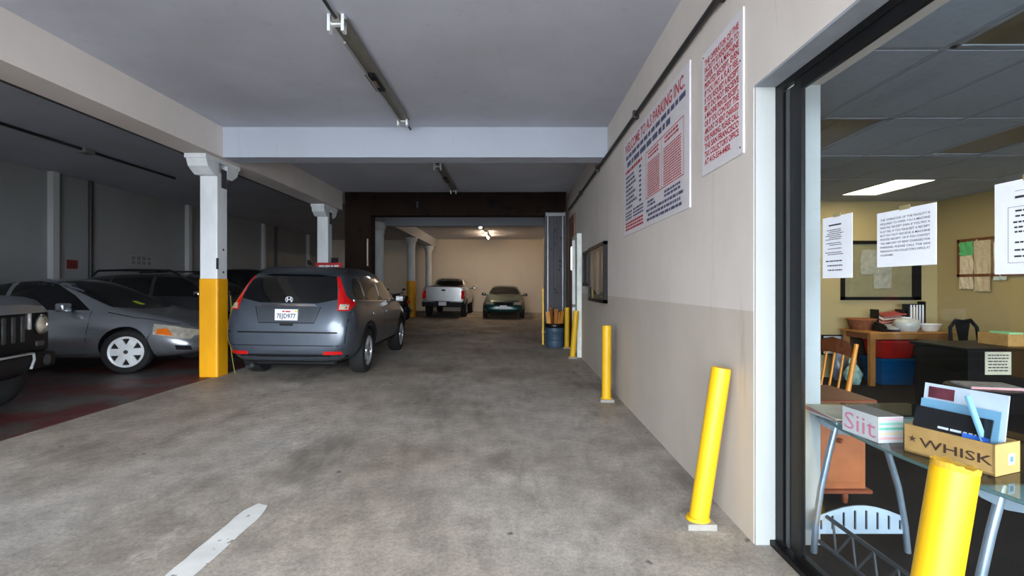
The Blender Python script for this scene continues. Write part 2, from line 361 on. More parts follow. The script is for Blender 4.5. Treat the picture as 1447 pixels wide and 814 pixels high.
# pipes and conduits
p = thing('wall_pipe', 'dark pipe running along the top of the right wall', 'pipe', (XR - .03, 4, 3.24))
MB().tube([(XR - .03, Y0, 3.24), (XR - .03, 11.7, 3.24)], .022).build('pipe_run', m_pipe, p, smooth=40)
for y in (1.2, 3.05, 5.2, 7.6, 9.6): MB().box(XR - .06, XR, y - .02, y + .02, 3.2, 3.285).build('pipe_clamp', m_pipe, p)
p = thing('ceiling_conduit', 'dark conduit running along the edge of the long beam', 'conduit', (-4.58, 4, 3.26))
MB().tube([(-4.585, Y0, 3.265), (-4.585, 11.7, 3.265)], .025).build('conduit_run', m_pipe, p, smooth=40)
p = thing('ceiling_conduit', 'thin conduit with junction box on the left bay ceiling', 'conduit', (-7.6, 6, ZL - .03))
MB().tube([(-7.6, Y0, ZL - .03), (-7.6, 10.9, ZL - .03)], .025).build('conduit_run', m_pipe, p, smooth=40)
MB().rbox(-7.68, -7.52, 8.55, 8.75, ZL - .09, ZL, .01).build('junction_box', mat('box_grey', (120, 120, 122), .5), p)

# fluorescent fixtures
m_chan = mat('fixture_channel', (122, 120, 112), .5, .3)
def fixture(x, y0, y1, zc, label, lit=None):
    zc -= .003
    f = thing('fluorescent_fixture', label, 'ceiling light', (x, (y0 + y1) / 2, zc), group='fluorescent ceiling fixtures')
    MB().box(x - .035, x + .035, y0, y1, zc - .07, zc).build('channel', m_chan, f)
    MB().prism([(x + .04, y0, zc - .075), (x + .085, y0, zc - .045), (x + .085, y0, zc - .035), (x + .03, y0, zc - .066)], (0, y1 - y0, 0)).build('reflector', m_chan, f)
    ym = (y0 + y1) / 2 - .05
    MB().prism([(x - .05, ym - .22, zc - .10), (x + .05, ym - .22, zc - .10), (x + .05, ym + .2, zc - .10), (x - .05, ym + .2, zc - .10)], (0, 0, .06)).build('ballast_cover', m_blk, f)
    MB().box(x - .02, x + .02, ym - .08, ym + .08, zc - .103, zc - .10).build('ballast_label', mat('label_tan', (120, 112, 90), .7), f)
    for y in (y0 + .03, y1 - .03):
        s_ = MB().box(x - .07, x - .045, y - .035, y + .035, zc - .14, zc).box(x + .045, x + .07, y - .035, y + .035, zc - .14, zc).box(x - .07, x + .07, y - .02, y + .02, zc - .085, zc - .06)
        s_.build('lamp_holder', mat('holder_white', (224, 228, 230), .5), f)
    if lit is not None: MB().tube([(x, y0 + .05, zc - .115), (x, y1 - .05, zc - .115)], .022, 12).build('tube_lamp', lit, f, smooth=40)
    else: MB().tube([(x - .03, y0 + .3, zc - .09), (x - .03, y1 - .05, zc - .09)], .013, 8).build('tube_lamp', mat('dead_tube', (150, 150, 146), .3), f, smooth=40)
    MB().tube([(x - .0, y1, zc - .03), (x, y1 + .45, zc - .03)], .014, 8).build('feed_conduit', m_pipe, f, smooth=40)
    MB().tube([(x - .0, y0 - 1.5, zc - .03), (x, y0, zc - .03)], .014, 8).build('feed_conduit', m_pipe, f, smooth=40)
    return f
fixture(-1.49, 4.05, 6.5, ZC, 'unlit narrow fluorescent fixture with black ballast on the near ceiling')
fixture(-1.42, 8.9, 11.25, ZC, 'unlit fluorescent fixture just in front of the dark portal')
m_tubelit = emission('lit_warm_tube', (255, 220, 178), 40)
fixture(-1.33, 21.6, 24.2, ZR, 'glowing warm fluorescent tube over the two rear vehicles', m_tubelit)
p = thing('bare_bulb', 'small white glowing bulb hanging in front of the lit tube', 'light bulb', (-1.33, 18.7, ZR))
MB().lathe([(.03, ZR - .16), (.035, ZR - .08), (.05, ZR)], 12, Matrix.Translation((-1.33, 18.7, 0))).build('socket', m_plate, p, smooth=40)
MB().lathe([(.005, ZR - .27), (.045, ZR - .25), (.055, ZR - .21), (.03, ZR - .16)], 14, Matrix.Translation((-1.33, 18.7, 0))).build('glass_bulb', emission('lit_bulb', (245, 248, 255), 14), p, smooth=60)

# ------------------------------------------------------------------ office window frame and glass
wn = MB()
GX = 1.425
wn.box(GX, 1.45, 2.60, 2.675, .0, 2.508).box(GX + .008, 1.445, 2.50, 2.60, .05, 2.45).box(GX + .002, 1.448, 2.435, 2.50, .05, 2.45)
wn.box(GX, 1.45, Y0, 2.60, 2.47, 2.508).box(GX + .004, 1.447, Y0, 2.5, 2.405, 2.47)
wn.box(GX - .03, 1.50, Y0, 2.675, -.02, .03).box(GX + .004, 1.46, Y0, 2.5, .03, .075)
wn.box(GX, 1.45, -1.1, -1.0, .05, 2.45)
wn = wn.build('window_1', m_blk); struct(wn, 'black framed office window wall beside the aisle', 'window')
MB().box(GX + .004, GX + .009, 2.545, 2.575, .05, 2.45).build('frame_strip', m_dgrey, wn)
MB().box(1.434, 1.440, -1.0, 2.44, .07, 2.41).build('glass_pane', m_glass, wn)
MB().box(1.434, 1.440, Y0, -1.1, .07, 2.41).build('glass_pane', m_glass, wn)

# ------------------------------------------------------------------ office shell
OX = 6.57; OY = 7.6; OZ = 2.74
of = MB().box(1.5, OX + .2, Y0, OY + .2, -.3, 0).build('floor', m_carpet); struct(of, 'dark carpet floor inside the office', 'floor')
ow = MB().box(XI, OX + .2, OY, OY + .2, -.1, 3.0).build('wall_office_back', m_off); struct(ow, 'yellow office wall behind the wooden table', 'wall')
ox = MB().box(OX, OX + .2, Y0, OY, -.1, 3.0).build('wall_office_right', m_off); struct(ox, 'olive-yellow office side wall with the cork board', 'wall')
oi = MB().box(XI, XI + .012, 2.70, OY, 0, OZ + .1).build('wall_office_left', m_off); struct(oi, 'inner face of the wall between office and garage', 'wall')
of2 = MB().box(XI, OX, Y0, Y0 + .15, 2.45, 3.0).box(XI, OX, Y0, Y0 + .15, 0, .3).box(XI, XI + .15, Y0, Y0 + .15, .3, 2.45).build('wall_office_front', m_off); struct(of2, 'office wall with the street window', 'wall')
oc = MB().box(XI - .2, OX, Y0, OY, OZ + .06, OZ + .1).build('ceiling_office', mat('ceiling_void', (60, 60, 60), .9)); struct(oc, 'grey suspended tile ceiling of the office', 'ceiling')
gx = [XI + .015] + [1.81 + .575 * k for k in range(0, 9)]; gy = [2.71 + 1.1 * k for k in range(-6, 5)]
fix = {(1, 0): 0, (1, 2): 0, (4, 2): 0}
holes = {(2, 5): 'off', (2, 7): 'off', (5, 7): 'off', (6, 9): 'lit'}
tile_me = None
for i in range(len(gx)):
    for j in range(len(gy)):
        x0 = gx[i]; x1 = min(gx[i + 1] if i + 1 < len(gx) else 9, OX); y0 = gy[j]; y1 = min(gy[j] + 1.1, OY)
        if (i, j) in holes or y1 - y0 < .05 or x1 - x0 < .03: continue
        full = x1 - x0 > .57 and y1 - y0 > 1.09
        if full and tile_me:
            o = bpy.data.objects.new('ceiling_tile', tile_me); COL.objects.link(o); o.parent = oc; o.location = (x0, y0, OZ); continue
        mb = MB().box(.012, x1 - x0 - .012, .012, y1 - y0 - .012, .0, .03).box(.02, x1 - x0 - .02, .02, y1 - y0 - .02, -.006, .0)
        o = mb.build('ceiling_tile', m_tile, oc, local=True); o.location = (x0, y0, OZ)
        if full: tile_me = o.data
for x in gx: MB().box(x - .012, x + .012, Y0, OY, OZ - .004, OZ + .012).build('grid_bar', m_tbar, oc)
for y in gy: MB().box(XI, OX, y - .012, y + .012, OZ - .0035, OZ + .012).build('grid_bar', m_tbar, oc)
m_brown = mat('brown_louvre', (104, 94, 74), .5)
k = 0
offlab = ['switched-off brown ceiling panel light nearest the window', 'switched-off brown ceiling panel light behind the nearest one', 'switched-off brown ceiling panel light further right in the office', '']
for (i, j), s_ in holes.items():
    x0 = gx[i] + .015; y0 = gy[j] + .015; x1 = x0 + .545; y1 = y0 + 1.07
    lab = 'lit rectangular office ceiling light panel' if s_ == 'lit' else offlab[k]; k += 1
    t = thing('panel_light', lab, 'ceiling light', (x0, y0, OZ), group='office ceiling panel lights')
    fr = MB()
    for a in ((x0, x0 + .03, y0, y1), (x1 - .03, x1, y0, y1), (x0, x1, y0, y0 + .03), (x0, x1, y1 - .03, y1)): fr.box(*a, OZ - .008, OZ + .05)
    fr.build('frame', m_tbar, t)
    MB().box(x0 + .03, x1 - .03, y0 + .03, y1 - .03, OZ, OZ + .02).build('diffuser', emission('lit_diffuser', (255, 232, 190), 8) if s_ == 'lit' else m_brown, t)

# ------------------------------------------------------------------ bollards
def bollard(x, y, topx, label, plate=True, h=.93, rag=False):
    z = zf(x); t = thing('bollard', label, 'bollard', (x, y, z), group='yellow steel bollards along the office wall')
    a = Vector((x, y, z)); b = Vector((topx, y, z + h)); q = MB(); r = .056
    q.tube([a, a.lerp(b, .97), a.lerp(b, 1.0)], [r, r, r * .96], 24); q.build('post', m_yel, t, smooth=40)
    if plate:
        MB().rbox(x - .085, x + .085, y - .08, y + .08, z - .004, z + .035, .006).build('base_block', m_conc, t)
        MB().lathe([(.075, z + .03), (.062, z + .05)], 20, Matrix.Translation((x, y, 0))).build('collar', m_yel, t, smooth=40)
    if rag:
        q = MB(); n = 28; rnd = random.Random(5); d = (b - a).normalized(); U = d.cross(Vector((0, 1, 0))).normalized(); V = d.cross(U)
        lo, hi = [], []
        for i in range(n):
            an = 2 * math.pi * i / n; e = (U * math.cos(an) + V * math.sin(an)) * (r * 1.012)
            lo.append(b + e - d * .012); hi.append(b + e + d * rnd.uniform(-.006, .008))
        q.add(lo + hi + [b - d * .003], [(i, (i + 1) % n, n + (i + 1) % n, n + i) for i in range(n)] + [(n + i, n + (i + 1) % n, 2 * n) for i in range(n)])
        q.build('torn_rim', mat('torn_rim', (196, 150, 40), .9), t)
    return t
bollard(1.085, 2.9, 1.225, 'leaning yellow bollard on a concrete block by the wall end')
bollard(1.12, 6.0, 1.125, 'upright yellow bollard below the large parking sign')
bollard(1.12, 9.55, 1.19, 'far yellow bollard leaning towards the white door')
bollard(1.17, 11.05, 1.175, 'farthest upright yellow bollard next to the blue barrel')
bollard(1.11, 1.40, 1.262, 'large leaning yellow bollard in front of the office window', plate=True, h=.905, rag=True)

# ------------------------------------------------------------------ right wall: signs, boards, doors
def wallpage(y_left, z_top, e): return Page((XR - .012, y_left, z_top), (0, -1, 0), (0, 0, -1), e)
rnd = random.Random(11)
y0, y1, z0, z1 = 5.86, 3.645, 2.005, 3.11
sg = thing('parking_sign', 'large white parking rules sign in red and blue print', 'sign', (XR, (y0 + y1) / 2, z0))
MB().rbox(XR - .012, XR, y1, y0, z0, z1, .003, 1).build('panel', m_sign, sg)
W = y0 - y1; H = z1 - z0
pg = wallpage(y0, z1, .0016); pg.N = Vector((-1, 0, 0))
red = MB(); blue = MB()
pg.text(red, 'WELCOME TO A.S PARKING INC.', .1, .05, .105, W - .2, fit=True, bold=.02)
pg.greek(blue, .14, W - .08, .19, .045, rnd, 1); pg.greek(blue, .2, W - .45, .27, .055, rnd, 1)
def outline(mb, u0, v0, u1, v1, t=.008):
    for a in ((u0, v0, u1, v0 + t), (u0, v1 - t, u1, v1), (u0, v0, u0 + t, v1), (u1 - t, v0, u1, v1)): pg.rect(mb, *a)
outline(red, 1.0, .37, W - .12, .83); pg.rect(red, 1.52, .37, 1.528, .83)
for c0, c1 in ((1.06, 1.46), (1.58, W - .18)):
    for kx in range(2): pg.greek(red, c0 + .03, c1 - .03, .395 + kx * .035, .02, rnd, .9)
    for kx in range(15): pg.greek(red, c0, c1, .49 + kx * .022, .012, rnd, 1)
pg.greek(red, .12, .85, .36, .035, rnd, 1)
for kx in range(8):
    pg.greek(blue, .14, .14 + rnd.uniform(.28, .5), .43 + kx * .05, .027, rnd, 1); pg.rect(blue, .74, .43 + kx * .05, .82, .455 + kx * .05)
for kx in range(3): pg.greek(blue, .12, .42, .84 + kx * .035, .02, rnd, 1); pg.greek(blue, .48, .9, .84 + kx * .035, .02, rnd, 1)
for kx in range(3): pg.greek(red, .12, .9, .96 + kx * .035, .022, rnd, 1)
for kx in range(2): pg.greek(blue, 1.06, 1.36, .86 + kx * .035, .022, rnd, .7); pg.greek(blue, 1.6, W - .2, .86 + kx * .035, .022, rnd, 1)
pg.greek(blue, 1.02, W - .12, .94, .026, rnd, 1); pg.greek(blue, 1.08, W - .2, .985, .026, rnd, 1); pg.greek(blue, 1.04, W - .16, 1.03, .026, rnd, 1)
red.build('red_print', m_inkred, sg)['kind'] = 'stuff'; blue.build('blue_print', mat('faded_blue_ink', (82, 86, 118), .6), sg)['kind'] = 'stuff'

y0, y1, z0, z1 = 3.40, 2.79, 2.18, 3.02
sg = thing('receipt_sign', 'tall white sign with red capital letters about receipts', 'sign', (XR, (y0 + y1) / 2, z0))
MB().rbox(XR - .012, XR, y1, y0, z0, z1, .003, 1).build('panel', m_sign, sg)
W = y0 - y1; pg = wallpage(y0, z1, .0016); pg.N = Vector((-1, 0, 0)); red = MB()
LN = ['THE OPERATOR OF THE', 'FACILITY IS REQUIRED TO', 'OFFER YOU A MACHINE', 'PRINTED RECEIPT, EVEN', 'IF YOU PAY A FLAT FEE.', 'IF YOU REQUEST A RECEIPT', 'BUT DO NOT RECEIVE', 'A MACHINE PRINTED RECEIPT,', 'OR IF YOU CONTEST THE', 'AMOUNT OF RENT CHARGED', 'FOR PARKING, PLEASE CALL', 'THE SAN FRANCISCO', "TAX COLLECTOR'S OFFICE", 'AT 415-554-4400.']
for i, t in enumerate(LN): pg.text(red, t, .05, .06 + i * .052, .038, W - .1, fit=(i < 11 and i != 6), bold=.03)
red.build('red_print', m_inkred, sg)
for a, b in ((.03, .03), (W - .03, .80), (W - .03, .3)): MB().lathe([(.006, 0), (.004, .004)], 8, Matrix.Translation(pg.pt(a, b)) @ Matrix.Rotation(R(-90), 4, 'Y')).build('screw', m_dgrey, sg)

def notice(y0, y1, z0, z1, label, n):
    t = thing('notice_case', label, 'notice board', (XR, (y0 + y1) / 2, z0), group='glazed notice cases on the wall')
    f = MB(); wd = .05
    for a in ((y1, y1 + wd, z0, z1), (y0 - wd, y0, z0, z1), (y1, y0, z0, z0 + wd), (y1, y0, z1 - wd, z1)): f.box(XR - .06, XR, *a)
    f.build('frame', m_blk, t)
    MB().box(XR - .02, XR, y1 + wd, y0 - wd, z0 + wd, z1 - wd).build('backing', mat('notice_backing', (88, 80, 74), .8), t)
    cs = [(150, 136, 118), (96, 86, 78), (170, 158, 140), (72, 66, 64), (128, 116, 102)]
    sp = (y0 - y1 - 2 * wd) / n
    for i in range(n):
        ya = y1 + wd + sp * i + .03
        MB().box(XR - .024, XR - .02, ya, ya + sp - .06, z0 + wd + .06, z1 - wd - .05 - .03 * (i % 2)).build('poster', mat('poster_%d' % (i % 5), cs[i % 5], .8, var=.3, scale=9), t)
    MB().box(XR - .052, XR - .048, y1 + wd, y0 - wd, z0 + wd, z1 - wd).build('glass_front', m_glass, t)
notice(8.40, 6.93, 1.17, 2.06, 'larger black framed glass notice case on the side wall', 5)
notice(9.10, 8.46, 1.42, 2.04, 'smaller black framed notice case beyond the larger one', 2)

d = MB().box(XR - .035, XR, 9.73, 10.45, .02, 2.40).build('door_1', mat('door_white', (226, 232, 226), .5)); struct(d, 'white door in the side wall behind the leaning bollard', 'door')
MB().box(XR - .09, XR, 9.66, 9.73, 0, 2.40).box(XR - .09, XR, 10.45, 10.52, 0, 2.40).box(XR - .09, XR, 9.66, 10.52, 2.40, 2.46).build('door_frame', mat('door_white', (226, 232, 226), .5), d)
MB().lathe([(.02, 0), (.03, .03), (.03, .06), (.015, .07)], 12, Matrix.Translation((XR - .035, 10.35, 1.0)) @ Matrix.Rotation(R(-90), 4, 'Y')).build('knob', m_chrome, d, smooth=50)
d = MB().box(XR - .04, XR, 10.62, 11.6, .02, 3.0).build('door_2', mat('brown_wood_door', (112, 66, 34), .5, var=.25)); struct(d, 'narrow brown wooden door next to the steel portal', 'door')
MB().box(XR - .046, XR - .04, 10.9, 11.1, 1.78, 2.3).build('vision_pane', emission('daylit_pane', (235, 245, 255), 2.2), d)
MB().lathe([(.02, 0), (.035, .03), (.02, .06)], 12, Matrix.Translation((XR - .04, 10.8, 1.15)) @ Matrix.Rotation(R(-90), 4, 'Y')).build('knob', m_chrome, d, smooth=50)

# left wall notices
t = thing('warning_sign', 'small dark red sign on the left bay wall', 'sign', (LX, 10.9, 1.82))
MB().box(LX, LX + .012, 10.78, 11.04, 1.80, 2.0).build('panel', mat('sign_darkred', (120, 22, 24), .5), t)
pg = Page((LX + .012, 10.78, 2.0), (0, 1, 0), (0, 0, -1)); pg.N = Vector((1, 0, 0)); q = MB()
for kx in range(3): pg.greek(q, .04, .22, .05 + kx * .045, .022, rnd, .9)
q.build('print', m_inkblk, t)['kind'] = 'stuff'
t = thing('posted_notice', 'faded grid notice on the left bay wall', 'notice', (LX, 12.9, 1.95))
MB().box(LX, LX + .006, 12.55, 13.3, 1.95, 2.22).build('sheet', mat('faded_sheet', (150, 150, 150), .8), t)
pg = Page((LX + .006, 12.55, 2.22), (0, 1, 0), (0, 0, -1)); pg.N = Vector((1, 0, 0)); q = MB()
for a in range(4):
    for b in range(2): pg.rect(q, .04 + a * .18, .03 + b * .12, .17 + a * .18, .12 + b * .12)
q.build('print', mat('grey_ink', (112, 112, 114), .8), t)['kind'] = 'stuff'

t = thing('red_sign_board', 'red sign board with white marks fixed to the column by the portal', 'sign', (-4.2, 11.12, 1.85))
MB().rbox(-4.55, -3.95, 11.12, 11.15, 1.80, 1.95, .004, 1).build('panel', mat('sign_red', (178, 26, 34), .45), t)
pg = Page((-4.55, 11.12, 1.95), (1, 0, 0), (0, 0, -1)); pg.N = Vector((0, -1, 0)); q = MB(); pg.greek(q, .08, .55, .06, .035, rnd, 1); q.build('print', m_plate, t)['kind'] = 'stuff'
MB().box(-4.2, -4.05, 11.15, 11.18, 1.86, 2.06).build('bracket', m_blk, t)

# ------------------------------------------------------------------ barrel
t = thing('waste_barrel', 'blue-grey barrel by the portal with wood scraps inside', 'barrel', (.917, 11.3, zf(.917)))
T = Matrix.Translation((.917, 11.3, zf(.917)))
MB().lathe([(.20, 0), (.21, .02), (.205, .16), (.215, .17), (.205, .18), (.21, .34), (.218, .35), (.21, .36), (.21, .5), (.19, .5), (.18, .1)], 28, T).build('drum', mat('barrel_blue', (62, 84, 104), .45), t, smooth=40)
MB().lathe([(.212, .45), (.232, .47), (.235, .52), (.215, .55), (.185, .52), (.18, .4)], 28, T).build('bin_liner', mat('black_liner', (16, 16, 18), .35), t, smooth=60)
w_ = thing('wood_scraps', 'orange wood boards sticking out of the barrel', 'boards', (.917, 11.3, zf(.917) + .12))
for i, (dx, dy, hh, tl, c) in enumerate(((-.1, -.04, .82, -6, 0), (.0, -.06, .88, 2, 1), (.09, -.03, .84, 7, 0), (-.04, .07, .92, -3, 1), (.06, .08, .8, 5, 0))):
    Mx = Matrix.Translation((dx, dy, 0)) @ Matrix.Rotation(R(tl), 4, 'Y') @ Matrix.Rotation(R(20 * i), 4, 'Z')
    MB().box(-.045, .045, -.012, .012, .0, hh - .12, Mx).build('board', mat('scrap_wood_%d' % c, ((206, 140, 48), (176, 108, 40))[c], .6, var=.2), w_, local=True)

# ------------------------------------------------------------------ vehicles
def subsurf(me, lv):
    o = bpy.data.objects.new('work', me); COL.objects.link(o); md = o.modifiers.new('s', 'SUBSURF'); md.levels = lv; md.render_levels = lv
    dg = bpy.context.evaluated_depsgraph_get(); r = bpy.data.meshes.new_from_object(o.evaluated_get(dg)); bpy.data.objects.remove(o); return r
def loft(stn):
    """stn rows: x, zb, zs, zt, wb, wm, ws, wt"""
    rows = []
    for x, zb, zs, zt, wb, wm, ws, wt in stn:
        d = zt - zs; hs = zs - zb
        half = [(wb * .7, zb), (wb, zb + .04), (wm, zb + .35 * hs), (wm * .995, zb + .72 * hs), (ws, zs - .015), (ws * .5 + (ws * .6 + wt * .4) * .5, zs + .10 * d), (wt + (ws - wt) * .42, zs + .5 * d), (wt, zs + .86 * d), (wt * .78, zs + .965 * d)]
        ring = [(0, zb)] + half + [(0, zt)] + [(-a, b) for a, b in reversed(half)]
        rows.append([(x, a, b) for a, b in ring])
    n = len(rows[0]); vs = [v for r_ in rows for v in r_]; fs = []
    for i in range(len(rows) - 1):
        for k in range(n): fs.append((i * n + k, i * n + (k + 1) % n, (i + 1) * n + (k + 1) % n, (i + 1) * n + k))
    for base, row in ((0, stn[0]), ((len(rows) - 1) * n, stn[-1])):       # quad strips closing both ends
        h = n // 2
        for k in range(h): 
            a, b = base + k, base + k + 1; c, d_ = base + (n - k - 1) % n, base + (n - k) % n
            if k == 0: fs.append((a, b, base + n - 1))
            elif k == h - 1: fs.append((base + k, base + k + 1, base + n - k))
            else: fs.append((a, b, base + n - k - 1, base + n - k))
    me = bpy.data.meshes.new('body'); me.from_pydata(vs, [], fs)
    bm = bmesh.new(); bm.from_mesh(me); bmesh.ops.recalc_face_normals(bm, faces=bm.faces[:]); bm.to_mesh(me); bm.free()
    return subsurf(me, 2)

class Car:
    def __init__(s, name, label, loc, mtx, stn, paint, axles, rt, track, group='parked vehicles', lower=None):
        s.t = thing(name, label, 'car' if name != 'pickup_truck' else 'truck', loc, group=group, mtx=mtx)
        me = loft(stn); bm = bmesh.new(); bm.from_mesh(me); s.bvh = BVHTree.FromBMesh(bm); bm.free()
        s.wm = max(r_[5] for r_ in stn)
        cut = MB()
        for ax in axles:
            for sg in (-1, 1):
                cut.lathe([(rt + .055, 0), (rt + .055, .6)], 28, Matrix.Translation((ax, sg * (s.wm - .29), rt)) @ Matrix.Rotation(R(-90 * sg), 4, 'X'))
        cme = bpy.data.meshes.new('cut'); cme.from_pydata(cut.v, [], cut.f)
        bm = bmesh.new(); bm.from_mesh(cme); bmesh.ops.recalc_face_normals(bm, faces=bm.faces[:]); bm.to_mesh(cme); bm.free()
        a = bpy.data.objects.new('work', me); c = bpy.data.objects.new('work', cme); COL.objects.link(a); COL.objects.link(c)
        md = a.modifiers.new('b', 'BOOLEAN'); md.operation = 'DIFFERENCE'; md.object = c; md.solver = 'EXACT'
        dg = bpy.context.evaluated_depsgraph_get(); me2 = bpy.data.meshes.new_from_object(a.evaluated_get(dg))
        bpy.data.objects.remove(a); bpy.data.objects.remove(c)
        me2.materials.clear(); me2.materials.append(paint); me2.materials.append(m_plast)
        for p in me2.polygons:
            q = p.center; p.material_index = 0
            for ax in axles:
                if math.hypot(q.x - ax, q.z - rt) < rt + .0548: p.material_index = 1
            if lower and q.z < lower: p.material_index = 1
        s.body = link('body', me2, None, s.t, 32); s.rt = rt
    def patch(s, name, m, poly, view, off=.005, sub=.07, parent=None, depth=.012, rnd_=0, sharp=30):
        for _ in range(rnd_):
            q = []
            for i, a in enumerate(poly):
                b = poly[(i + 1) % len(poly)]; q += [(a[0] * .8 + b[0] * .2, a[1] * .8 + b[1] * .2), (a[0] * .2 + b[0] * .8, a[1] * .2 + b[1] * .8)]
            poly = q
        bm = bmesh.new(); vs = [bm.verts.new((a, b, 0)) for a, b in poly]; bm.faces.new(vs)
        for ax in (0, 1):
            lo = min(p[ax] for p in poly); hi = max(p[ax] for p in poly); k = lo + sub
            while k < hi - .001:
                co = [0, 0, 0]; co[ax] = k; no = [0, 0, 0]; no[ax] = 1
                bmesh.ops.bisect_plane(bm, geom=bm.verts[:] + bm.edges[:] + bm.faces[:], plane_co=co, plane_no=no); k += sub
        D = {'left': (0, -1, 0), 'right': (0, 1, 0), 'front': (-1, 0, 0), 'rear': (1, 0, 0), 'top': (0, 0, -1)}[view]; D = Vector(D)
        for v in bm.verts:
            a, b = v.co.x, v.co.y
            P = Vector((a, 0, b)) if view in ('left', 'right') else (Vector((0, a, b)) if view in ('front', 'rear') else Vector((a, b, 0)))
            h, nrm, i, d = s.bvh.ray_cast(P - D * 6, D)
            if h is None:
                h, nrm, i, d = s.bvh.find_nearest(P - D * (.75 if view in ('left', 'right') else 2))
            if nrm.dot(D) > 0: nrm = -nrm
            v.co = h + (nrm * .6 - D * .4) * off
        bmesh.ops.recalc_face_normals(bm, faces=bm.faces[:])
        f0 = bm.faces[:]
        if sum((f.normal.dot(D) for f in f0)) > 0: bmesh.ops.reverse_faces(bm, faces=f0)
        ret = bmesh.ops.extrude_face_region(bm, geom=f0)
        for v in [g for g in ret['geom'] if isinstance(g, bmesh.types.BMVert)]: v.co -= D * .0
        bot = [v for f in f0 if f.is_valid for v in f.verts]
        for v in set(bot): v.co += D * depth
        bmesh.ops.recalc_face_normals(bm, faces=bm.faces[:])
        me = bpy.data.meshes.new(name); bm.to_mesh(me); bm.free()
        return link(name, me, m, parent or s.t, sharp)
    def both(s, name, m, poly, **k):
        for v in ('left', 'right'): s.patch(name, m, poly, v, **k)
    def mirrored(s, name, m, poly, view, **k):
        s.patch(name, m, poly, view, **k); s.patch(name, m, [(-a, b) for a, b in poly], view, **k)
    def seam(s, pts, view, wd=.008, name='panel_gap', m=None):
        poly_l, poly_r = [], []
        for i, p in enumerate(pts):
            a = Vector(pts[max(i - 1, 0)]); b = Vector(pts[min(i + 1, len(pts) - 1)]); t = (b - a).normalized(); n = Vector((-t.y, t.x)) * wd / 2
            poly_l.append(tuple(Vector(p) + n)); poly_r.append(tuple(Vector(p) - n))
        return s.patch(name, m or m_plast, poly_l + poly_r[::-1], view, off=.002, sub=.12, depth=.008)
    def wheels(s, axles, wdt, rim, style, steer=0):
        for ax in axles:
            for sg in (1, -1):
                a = steer if ax > 0 else 0
                M_ = Matrix.Translation((ax, sg * (s.wm - .02 - wdt / 2), s.rt)) @ Matrix.Rotation(a, 4, 'Z') @ Matrix.Rotation(R(-90 * sg), 4, 'X')
                r = s.rt; h = wdt / 2
                wh = MB().lathe([(rim * .5, h * .55), (rim, h * .75), (rim + .01, h * .98), (r - .05, h), (r - .015, h * .88), (r, h * .6), (r, -h * .6), (r - .015, -h * .9), (rim, -h)], 36, M_).build('wheel', m_tire, s.t, local=True, smooth=40)
                rm = MB(); rm.lathe([(rim - .03, h * .72), (rim - .025, h * .9), (rim, h * .96), (rim + .012, h * .9)], 36, M_, cap=False)
                n = style
                rm.lathe([(.085, h * .70), (.08, h * .86), (.03, h * .92)] if n != 6 else [(.105, h * .70), (.10, h * .89), (.03, h * .93)], 24, M_)
                for k in range(n):
                    ang = 2 * math.pi * k / n; q = Matrix.Rotation(ang, 4, 'Z')
                    w0, w1 = (.050, .054) if n == 6 else (.028, .024)
                    poly = [(.06, -w0, h * .86), (rim - .012, -w1, h * .88), (rim - .012, w1, h * .88), (.06, w0, h * .86)]
                    rm.prism([M_ @ q @ Vector(p) for p in poly], (M_.to_3x3() @ Vector((0, 0, -.035))))
                ro = rm.build('rim', m_silver if n != 6 else mat('hubcap_white', (224, 226, 228), .35, .1), wh, local=True, smooth=35)
                MB().lathe([(.03, h * .9), (.03, h * .945)], 14, M_).build('hub_badge', m_dgrey, wh, local=True)
    def mirror(s, x, z, paint, y=None):
        for sg in (1, -1):
            yy = sg * ((y or s.wm) + .03)
            o = MB().rbox(x - .06, x + .07, min(yy, yy + sg * .17), max(yy, yy + sg * .17), z - .06, z + .07, .03, 2).build('side_mirror', paint, s.t, local=True, smooth=50)
            MB().box(x - .01, x + .03, min(yy - sg * .12, yy + sg * .02), max(yy - sg * .12, yy + sg * .02), z - .05, z - .01).build('mirror_arm', m_plast, o, local=True)
            MB().box(x - .064, x - .058, min(yy + sg * .02, yy + sg * .15), max(yy + sg * .02, yy + sg * .15), z - .04, z + .05).build('mirror_glass', m_cglass, o, local=True)
    def plate(s, z, view, txt, y=0, dx=.02):
        D = Vector((1, 0, 0)) if view == 'rear' else Vector((-1, 0, 0))
        xs = [s.bvh.ray_cast(Vector((0, y, zz)) - D * 6, D)[0] for zz in (z - .07, z, z + .07)]
        xx = min(h.x for h in xs) if view == 'rear' else max(h.x for h in xs)
        sg = -1 if view == 'rear' else 1; xf = xx + sg * dx
        o = MB().box(min(xx - sg * .02, xf), max(xx - sg * .02, xf), y - .1525, y + .1525, z - .076, z + .076).build('license_plate', m_plate, s.t, local=True)
        # as read from outside
        O = (xf, y + .1525, z + .076) if view == 'rear' else (xf, y - .1525, z + .076)
        U = (0, -1, 0) if view == 'rear' else (0, 1, 0)
        pg = Page(O, U, (0, 0, -1), .001); pg.N = Vector((sg, 0, 0))
        if txt:
            q = MB(); pg.text(q, txt, .025, .06, .062, .255, fit=True); q.build('plate_number', m_ink, o, local=True)
            q = MB(); pg.greek(q, .10, .21, .02, .02, random.Random(1), 1); q.build('plate_heading', m_inkred, o, local=True)
            q = MB(); pg.rect(q, .265, .012, .297, .04); q.build('plate_sticker', mat('sticker_yellow', (232, 206, 70), .6), o, local=True)
        return o

def Z(a): return Matrix.Rotation(R(a), 4, 'Z')
SL = Matrix.Rotation(.019, 4, 'Y')

